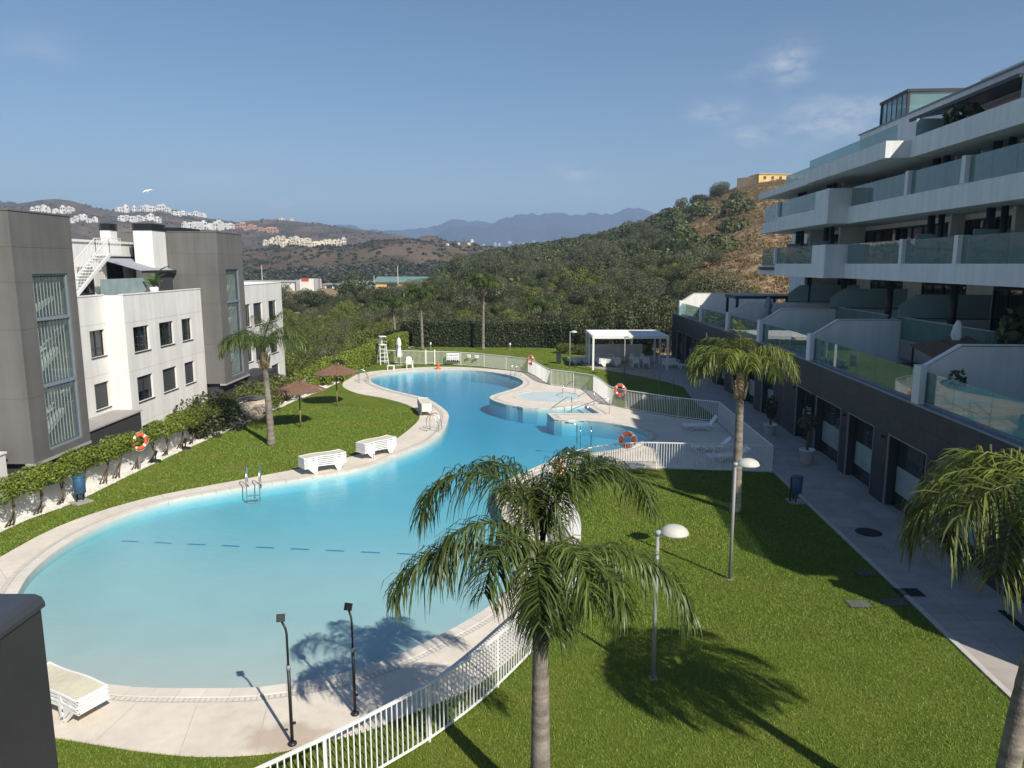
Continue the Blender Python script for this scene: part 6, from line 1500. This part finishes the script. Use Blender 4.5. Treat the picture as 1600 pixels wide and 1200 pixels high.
for lab, pts, z0, zh, w in [('tall clipped dark green hedge closing the far end of the garden', [(-10.8,81.0),(-4,80.2),(3.5,79.9),(6.6,78.0)], 0, 2.75, 1.1), ('bright green sloping hedge along the left side of the far pool end', [(-13.4,56),(-13.2,62),(-12.6,70),(-11.6,79)], 0, 1.75, .9)]:
    t = T('hedge', lab, 'hedge', (*pts[0], z0)); o_ = Vector((*pts[0], z0)); q = MB(); V = []
    P = resample(pts, .25); n_ = len(P); r = np.random.default_rng(5); per = 120
    for a, b in zip(P, P[1:]):
        d = Vector(b)-Vector(a); nn = Vector((-d.y, d.x)).normalized()
        for k in range(per):
            tt = r.random(); f = r.random(); base = Vector(a)+d*tt
            if f < .55: off, z = -w/2+r.normal(0,.05), zh*r.random()**.8
            elif f < .85: off, z = w*(r.random()-.5), zh+r.normal(0,.05)
            else: off, z = w/2+r.normal(0,.05), zh*r.random()
            p = np.array([base.x-nn.x*-off-o_.x, base.y+nn.y*off-o_.y, z]) if False else np.array([base.x+nn.x*off-o_.x, base.y+nn.y*off-o_.y, z])
            nv = r.normal(size=3); nv /= np.linalg.norm(nv); u_ = np.cross(nv, r.normal(size=3)); u_ /= np.linalg.norm(u_); v_ = np.cross(nv, u_); s = r.uniform(.05,.11)
            V += [p-u_*s, p-v_*s*.7, p+u_*s, p+v_*s*.7]
    link('foliage', npmesh('foliage', V, np.arange(len(V)).reshape(-1,4), 'hedge_leaf' if zh > 2 else 'bright_leaf'), t)
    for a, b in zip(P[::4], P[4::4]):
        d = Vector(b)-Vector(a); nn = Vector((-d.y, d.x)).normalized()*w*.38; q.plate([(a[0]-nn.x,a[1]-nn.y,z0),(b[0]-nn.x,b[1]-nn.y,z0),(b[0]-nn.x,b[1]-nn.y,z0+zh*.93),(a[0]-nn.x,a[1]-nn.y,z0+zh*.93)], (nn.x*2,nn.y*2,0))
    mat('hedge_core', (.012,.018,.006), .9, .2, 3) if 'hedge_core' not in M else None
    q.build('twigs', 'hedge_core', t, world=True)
# woodland: three kinds of tree, crown and trunk
def crown_mesh(nb, n, size, m, seed, flat=.8):
    r = random.Random(seed); bl = []
    for _ in range(nb):
        a = r.random()*6.28; d = r.random()**.5*.68; bl.append(((d*math.cos(a), d*math.sin(a), r.uniform(.25,.95)*flat+.15), (r.uniform(.28,.46),)*2+(r.uniform(.24,.38),)))
    return leafcloud('crown', n, bl, size, m, seed, shell=.22, out=1.5)
def trunk_mesh(seed):
    r = random.Random(seed); q = MB(); q.tube([(0,0,-.3),(.02,.02,.25),(.05,-.02,.6)], [.07,.055,.035], 6)
    for k in range(4): a = k*1.6+r.random(); q.tube([(.03,0,.3+.06*k),(.22*math.cos(a),.22*math.sin(a),.6+.05*k),(.42*math.cos(a),.42*math.sin(a),.85)], [.032,.022,.01], 5)
    return q.mesh('trunk', 'bark', True)
KIND = {'evergreen_tree': [crown_mesh(11, 4200, .036, 'oak_leaf', 100+k) for k in range(4)], 'olive_tree': [crown_mesh(10, 3600, .034, 'olive_leaf', 120+k, .9) for k in range(3)], 'leafy_bush': [crown_mesh(8, 3200, .040, 'bush_leaf', 140+k, .7) for k in range(3)]}
TR = [trunk_mesh(k) for k in range(3)]; count = {k: 0 for k in KIND}
LABT = {'evergreen_tree': ('dense dark evergreen oak growing in the woodland behind the pool garden', 'evergreen oaks of the woodland'), 'olive_tree': ('grey green olive tree growing in the woodland behind the pool garden', 'olive trees of the woodland'), 'leafy_bush': ('mid green leafy bush growing in the woodland behind the pool garden', 'leafy bushes of the woodland')}
def tree(kind, x, y, s, lab=None, h=1.0, z=None):
    z = TZ(x, y) if z is None else z
    t = T(kind, lab or LABT[kind][0], 'tree' if kind != 'leafy_bush' else 'bush', (x, y, z), random.random()*6.28, None if lab else LABT[kind][1])
    link('trunk', random.choice(TR), t, None, None, (s,s,s*h)); link('crown', random.choice(KIND[kind]), t, None, None, (s*random.uniform(.9,1.15), s*random.uniform(.9,1.15), s*h)); count[kind] += 1
# single trees one can point to on the dry hill
for u, v, wpx, kind, lab, h in [(1064,322,36,'olive_tree','round grey tree standing alone on the skyline of the hill',1.25),(1131,297,34,'evergreen_tree','wind bent dark tree on the skyline left of the yellow building',1.2),(1098,318,46,'evergreen_tree','broad dark bush on the skyline below the wind bent tree',.7),(1135,319,22,'evergreen_tree','small round dark bush in dry grass, left one of two below the yellow building',.8),(1171,321,26,'evergreen_tree','small round dark bush in dry grass, right one of two below the yellow building',.85),(1120,330,20,'leafy_bush','low bush in the dry grass under the skyline bushes',.5),
      (1080,400,44,'evergreen_tree','dark bush in the dry grass at mid slope, left of the pair',.8),(1110,392,42,'evergreen_tree','dark bush in the dry grass at mid slope, middle of three',.85),(1138,388,54,'evergreen_tree','largest dark bush at mid slope, right of three in the dry grass',.85),(1045,362,46,'evergreen_tree','dark oak on the upper slope left of the dry grass',.8),(1022,352,22,'evergreen_tree','small dark tree on the skyline left of the bare slope',1.1),(1068,430,52,'olive_tree','grey green tree at the lower edge of the dry slope',.9),(1200,281,12,'leafy_bush','small garden tree in front of the yellow building, left of two',1.0),(1226,279,14,'leafy_bush','small garden tree in front of the yellow building, right of two',1.0)]:
    p = hit(u, v)
    if p is None:
        D = itp(hill_D, u)*.97; r = ray(u, v); p = (r[0]/r[1]*D, D, TZ(r[0]/r[1]*D, D))
    tree(kind, p[0], p[1], wpx/F*p[1]*.39, lab, h, p[2]-.2)
dry_poly = [(1062,475),(1085,420),(1105,405),(1075,378),(1048,352),(1058,328),(1090,310),(1130,294),(1175,275),(1260,270),(1260,475)]
gap_poly = [(695,450),(748,455),(745,505),(685,510)]
placed = []; cell = {}
def free(x, y, d):
    k = (int(x/4), int(y/4))
    for i in range(-2, 3):
        for j in range(-2, 3):
            for (a, b, e) in cell.get((k[0]+i, k[1]+j), []):
                if (a-x)**2+(b-y)**2 < ((d+e)*.5)**2: return False
    cell.setdefault(k, []).append((x, y, d)); return True
rt_ = random.Random(11); cand = []
for _ in range(16000):
    y = 84+(rt_.random()**1.15)*290; u = rt_.uniform(370, 1260)
    if rt_.random() < .04: y = rt_.uniform(58, 84); u = 800+F*rt_.uniform(-26, -15.2)/y
    x = (u-800)/F*y
    cand.append((y, u, x))
cand.sort(); mass = []
for (y, u, x) in cand:
    S0 = itp(hill_S, u)
    if x < -19.5 and y < 76: continue
    z = TZ(x, y); 
    f = y*CP-(z-H)*SP; v = 600-F*(y*SP+(z-H)*CP)/f
    if y > itp(hill_D, u)+12 and u > 640: continue
    dry = inside(dry_poly, u, v)
    if dry and rt_.random() > .018: continue
    if u > 1165: continue
    if inside(gap_poly, u, v) and rt_.random() > .15: continue
    if u < 690 and y > 170+max(0, u-600): continue        # the open valley with the sheds
    s = rt_.choice((1.3, 2.0, 2.6, 3.2, 3.9))*rt_.uniform(.85, 1.15)*(1.0 if y < 150 else 1.15)
    if u < 640 and y < 130: s = min(s, 2.2)
    if not free(x, y, s*1.15): continue
    k = rt_.random(); kind = 'evergreen_tree' if k < .48 else ('olive_tree' if k < .74 else 'leafy_bush')
    if u < 620 and y < 140: kind = 'leafy_bush' if k < .6 else kind
    if count[kind] < 285: tree(kind, x, y, s, None, rt_.uniform(.85, 1.25))
    else: mass.append((x, y, z, s))
# darker tall trees close behind the pergola and the podium end
for x, y, s, k in [(9.2,74.5,2.6,0),(12.2,75.2,3.0,0),(14.6,77.0,3.2,0),(11.0,79.0,3.4,0),(7.6,78.6,2.4,1),(15.6,81.5,3.6,0),(6.2,83.0,2.4,0)]:
    tree('evergreen_tree', x, y, s, None, 1.35, 0)
for x, y in [(8.2,72.9),(10.6,73.2),(13.0,73.4),(6.6,73.4),(5.4,74.6)]: tree('leafy_bush', x, y, 1.15, None, .9, 0)
# the rest of the wood and the scrub of the far hills as masses
def clump_mass(name, items, per, size, m, lab, cat):
    r = np.random.default_rng(3); it = np.array(items); n = len(it); c = np.repeat(it, per, 0); d = r.normal(size=(n*per, 3)); d /= np.linalg.norm(d, axis=1)[:, None]; d[:, 2] = np.abs(d[:, 2])*.8+.05
    P = c[:, :3]+d*c[:, 3:4]*(1-.35*r.random((n*per, 1)))
    nv = d+r.normal(size=d.shape)*.5; nv /= np.linalg.norm(nv, axis=1)[:, None]; a = np.cross(nv, r.normal(size=d.shape)); a /= np.linalg.norm(a, axis=1)[:, None]; b = np.cross(nv, a); s = c[:, 3:4]*size*r.uniform(.6, 1.4, (n*per, 1))
    V = np.stack([P-a*s, P-b*s*.8, P+a*s, P+b*s*.8], 1).reshape(-1, 3)
    o = link(name, npmesh(name, V, np.arange(len(V)).reshape(-1, 4), m)); tag(o, lab, cat, kind='stuff'); return o
if mass: clump_mass('woodland', mass, 430, .092, 'oak_leaf', 'dense dark green wood farther up the slope', 'woodland')
scr = []
for _ in range(26000):
    y = 330*math.exp(rt_.random()*1.55); u = rt_.uniform(-60, 960); x = (u-800)/F*y
    n_ = noise.noise(Vector((x*.012, y*.012, 5)))+.5*noise.noise(Vector((x*.05, y*.05, 2)))
    dens = n_ > .12 or rt_.random() < .16
    if y < 470: dens = rt_.random() < .75
    if not dens or (u > 690 and y < itp(hill_D, u)+60): continue
    if 380 < u < 690 and y < 345: continue
    if y > 520 and rt_.random() < .15: continue
    s = rt_.uniform(.8, 2.2)*(1+.4*(y < 480)); scr.append((x, y, TZ(x, y)-.2, s))
clump_mass('hill_scrub', scr, 26, .42, 'scrub_leaf', 'dark scrub dotted over the brown far hills', 'scrub')
# dry grass tufts of the bare slope
tf = []
for _ in range(9000):
    u = rt_.uniform(1040, 1300); y = 88+rt_.random()**.8*190; x = (u-800)/F*y; z = TZ(x, y); f = y*CP-(z-H)*SP; v = 600-F*(y*SP+(z-H)*CP)/f
    if inside(dry_poly, u, v): tf.append((x, y, z, rt_.uniform(.3, .75)))
for _ in range(900):
    u = rt_.uniform(690, 745); y = 90+rt_.random()*40; x = (u-800)/F*y; tf.append((x, y, TZ(x, y), rt_.uniform(.3,.7)))
clump_mass('dry_grass', tf, 26, .20, 'dry_grass', 'dry straw coloured grass on the bare hillside', 'dry grass')

# ================================================================ FAR BUILDINGS
def house(u, v, w, h, m_, lab, group, nm='hillside_house', rows=2, d=None, gable=False):
    p = hit(u, v, 300)
    if p is None: return
    k = p[1]/F; W_, Hh = w*k, h*k; D = d or W_*.8; t = T(nm, lab, 'house', (p[0], p[1], p[2]-Hh*.15), random.uniform(-.5,.3), group)
    b = MB().box(-W_/2,W_/2,0,D,-1.5,Hh).box(-W_/2,W_*.1,-D*.25,-.001,-1.5,Hh*.55); b.build('wall', m_, t)
    if gable: MB().plate([(-W_*.55,-.2,Hh),(W_*.55,-.2,Hh),(W_*.55,D/2,Hh*1.25),(-W_*.55,D/2,Hh*1.25)], (0,0,.15)).plate([(-W_*.55,D/2,Hh*1.25),(W_*.55,D/2,Hh*1.25),(W_*.55,D+.2,Hh),(-W_*.55,D+.2,Hh)], (0,0,.15)).build('roof', 'house_terracotta', t)
    else: MB().box(-W_*.3,W_*.2,D*.3,D*.8,Hh,Hh*1.22).build('roof_room', m_, t)
    q = MB(); nc = max(2, int(W_/3.5))
    for r in range(rows):
        for c in range(nc):
            if random.random() < .2: continue
            x = -W_/2+W_*(c+.5)/nc; z = Hh*(r+.25)/rows; yy = -.04 if not (x < W_*.1 and z < Hh*.5) else -D*.25-.04
            q.box(x-W_/nc*.26,x+W_/nc*.26,yy,yy+.03,z,z+Hh/rows*.5)
    q.build('window', 'house_window', t)['kind'] = 'stuff'
rows_ = [([(50+i*5.6, 333-abs(i-5)*.25) for i in range(12)], 6, 10, 'house_white', 'white stepped houses in the uppermost row on the left hill'),
         ([(112+i*6.5, 346+.3*i) for i in range(6)], 8, 8, 'house_white', 'white houses of the lower left terrace on the hill'),
         ([(184+i*7, 333-.3*i) for i in range(12)], 8, 10, 'house_white', 'white houses of the middle ridge on the hill'),
         ([(190+i*8, 345+.2*i) for i in range(8)], 9, 8, 'house_white', 'white houses below the middle ridge'),
         ([(272+i*8, 338+.3*i) for i in range(7)], 9, 7, 'house_white', 'white flat houses at the right end of the ridge'),
         ([(286+i*8, 357+.3*i) for i in range(10)], 10, 11, 'house_white', 'white apartment houses above the grey tower roof'),
         ([(372+i*7, 357+1.0*i) for i in range(9)], 8, 8, 'house_terracotta', 'terracotta houses on the slope right of the white blocks'),
         ([(412+i*6.5, 385-.5*(i % 5)) for i in range(20)], 8, 9, 'house_cream', 'cream coloured terraced houses in the lower village'),
         ([(425+i*9, 377+.6*i) for i in range(10)], 8, 7, 'house_cream', 'cream houses along the upper edge of the lower village'),
         ([(700+i*13+4*(i % 3), 384-1.2*(i % 4)) for i in range(14)], 5, 4, 'house_white', 'tiny pale houses scattered at the foot of the mountains'),
         ([(440+i*17, 343+1.2*i) for i in range(5)], 6, 4, 'house_cream', 'pale villas along the hill crest right of the terracotta houses')]
for pts, w, h, m_, lab in rows_:
    for (u, v) in pts: house(u+random.uniform(-2,2), v+random.uniform(-2.2,2.2), w*random.uniform(.6,1.25), h*random.uniform(.6,1.1), m_, 'one of the '+lab if False else lab, lab, 'hillside_house', 2, None, m_ == 'house_terracotta')
# yellow building on the hill top
D = itp(hill_D, 1215)-6; k = D/F; t = T('yellow_building', 'long low yellow building on top of the dry hill', 'building', ((1215-800)*k, D, elz(285, D)), R(8))
MB().box(-9.6,12,0,7,-4,2.5).build('wall', 'yellow_wall', t); MB().box(-9.8,12.3,-.3,7.3,2.5,2.7).build('roof', 'yellow_wall', t); MB().prism([(-14,7),(-9.61,.2),(-9.61,7)], -4, 1.9).build('side_wing', 'cream_wall', t)
for i in range(7): x = -8+i*2.8; w_ = MB().box(x,x+.9,-.06,-.002,1.0,1.9).build('window', 'house_window', t); MB().box(x-.1,x+1.0,-.1,-.062,.88,.98).build('sill', 'yellow_wall', w_)
# white showroom with red band, green roofed sheds
def far(u, v, Y): r = ray(u, v); return (r[0]/r[1]*Y, Y, H+r[2]/r[1]*Y)
x, y, z = far(440, 462, 255); t = T('showroom', 'white showroom with grey pylons and a red sign band beyond the trees', 'building', (x, y, z), R(4))
MB().box(-14,6,0,14,-8,4.6).box(6.6,11.5,-1,12,-8,5.6).build('wall', 'house_white', t); MB().box(5.3,6.6,-1.2,3,-8,5.3).build('pylon', 'grey_roof', t); MB().box(11.5,12.8,-1.3,3,-8,5.8).build('pylon', 'grey_roof', t)
MB().box(-14.5,6,-.4,14.2,4.6,5.0).build('roof', 'grey_roof', t); MB().box(-2,9.5,-2.2,-1.25,-1.8,-.4).build('red_band', 'red_sign', t); MB().box(7.2,9.6,-1.2,-1.02,5.0,5.9).build('red_sign', 'red_sign', t)
MB().box(2.6,4.4,-.05,-.002,.2,1.6).build('window', 'house_window', t); MB().plate([(-4,-.3,-.4),(3.2,-.3,4.3),(3.6,-.3,4.3),(-3.4,-.3,-.4)], (0,.28,0)).build('brace', 'grey_roof', t)
q = MB()
for k in range(6): q.box(-1.4+k*1.75,-.4+k*1.75,-2.26,-2.202,-1.4,-.8)
q.build('lettering', 'sign_white', t)
x, y, z = far(518, 462, 262); t = T('red_wall', 'low red wall strip beside the white showroom', 'wall', (x, y, z)); MB().box(-7,8,0,.4,-4,1.4).build('wall', 'red_sign', t); MB().box(-7.1,8.1,-.05,.45,1.4,1.6).build('cap', 'grey_roof', t)
x, y, z = far(528, 452, 285); t = T('glass_pavilion', 'small pale pavilion with dark windows between the showroom and the teal shed', 'building', (x, y, z)); MB().box(-5,5,0,6,-5,1.8).build('wall', 'house_white', t); MB().box(-5.4,5.4,-.6,6.4,1.8,2.2).build('roof', 'grey_roof', t)
for k in range(3): MB().box(-4.4+k*3.1,-2.2+k*3.1,-.06,-.002,-.4,1.4).build('window', 'house_window', t)
x, y, z = far(548, 458, 275); t = T('teal_shed', 'teal green shed with a light gabled roof', 'shed', (x, y, z), R(-20)); MB().box(-5,6,0,8,-5,3.0).prism([(0,0)], 0, 0) if False else MB().box(-5,6,0,8,-5,3.0).build('wall', 'green_roof', t); MB().plate([(-5.4,-.5,2.9),(6.4,-.5,2.9),(6.4,4,4.4),(-5.4,4,4.4)], (0,0,.15)).plate([(-5.4,4,4.4),(6.4,4,4.4),(6.4,8.5,2.9),(-5.4,8.5,2.9)], (0,0,.15)).build('roof', 'grey_roof', t); MB().box(-3,0,-.06,-.002,-.5,1.6).build('door', 'house_white', t)
x, y, z = far(628, 448, 290); t = T('green_roofed_hall', 'long ochre hall with a pale green pitched roof beyond the trees', 'building', (x, y, z), R(-6)); MB().box(-11,14,0,14,-7,1.8).build('wall', 'yellow_wall', t); MB().plate([(-11.6,-.8,1.7),(14.6,-.8,1.7),(14.6,7,3.6),(-11.6,7,3.6)], (0,0,.2)).plate([(-11.6,7,3.6),(14.6,7,3.6),(14.6,14.8,1.7),(-11.6,14.8,1.7)], (0,0,.2)).build('roof', 'green_roof', t); MB().box(-6,-2,-.06,-.002,-.6,1.1).build('door', 'house_window', t); MB().box(2,5,-.06,-.002,-.2,1.1).build('window', 'house_window', t)
x, y, z = far(688, 434, 380); t = T('small_roof', 'small brown roofed hut above the green roofed hall', 'shed', (x, y, z)); MB().box(-5,5,0,5,-4,1.2).build('wall', 'house_cream', t); MB().box(-5.6,5.6,-.6,5.6,1.2,1.7).build('roof', 'house_terracotta', t)
for u, vb, vt, lab in [(585,455,432,'thin pale mast left of the green roofed hall'),(622,448,416,'thin pale mast rising over the green roofed hall'),(410,442,415,'thin mast behind the white wing')]:
    x, y, z = far(u, vb, 284); z2 = far(u, vt, 284)[2]; t = T('mast', lab, 'mast', (x, y, z)); MB().tube([(0,0,-4),(0,0,z2-z)], [.16,.10], 6).build('pole', 'house_white', t); MB().lathe([(.3,z2-z),(.3,z2-z+.25)], n=8).build('lamp_head', 'grey_roof', t)
# ================================================================ HAZE over the land
hz = bpy.data.materials.new('haze'); hz.use_nodes = True; nt = hz.node_tree; nt.nodes.clear(); o_ = nt.nodes.new('ShaderNodeOutputMaterial'); pv = nt.nodes.new('ShaderNodeVolumePrincipled')
pv.inputs['Color'].default_value = (.46, .66, 1.0, 1); pv.inputs['Density'].default_value = HAZE = 0.00025; pv.inputs['Anisotropy'].default_value = .0
nt.links.new(pv.outputs[0], o_.inputs['Volume']); M['haze'] = hz
zmax = max(v_.co.z for v_ in bpy.data.objects['terrain'].data.vertices); zmin = min(v_.co.z for v_ in bpy.data.objects['terrain'].data.vertices)
xm = max(abs(v_.co.x) for v_ in bpy.data.objects['terrain'].data.vertices)
tag(MB().box(-xm-50, xm+50, -60, 8300, zmin-1, zmax+12).build('haze', 'haze'), 'thin blue haze over the valley', kind='stuff')
print('counts', count, 'mass', len(mass), 'scrub', len(scr), 'zmax', zmax, 'objs', len(bpy.data.objects), 'tris', sum(len(me.loops)-2*len(me.polygons) for me in {o.data for o in bpy.data.objects if o.type == 'MESH'}))
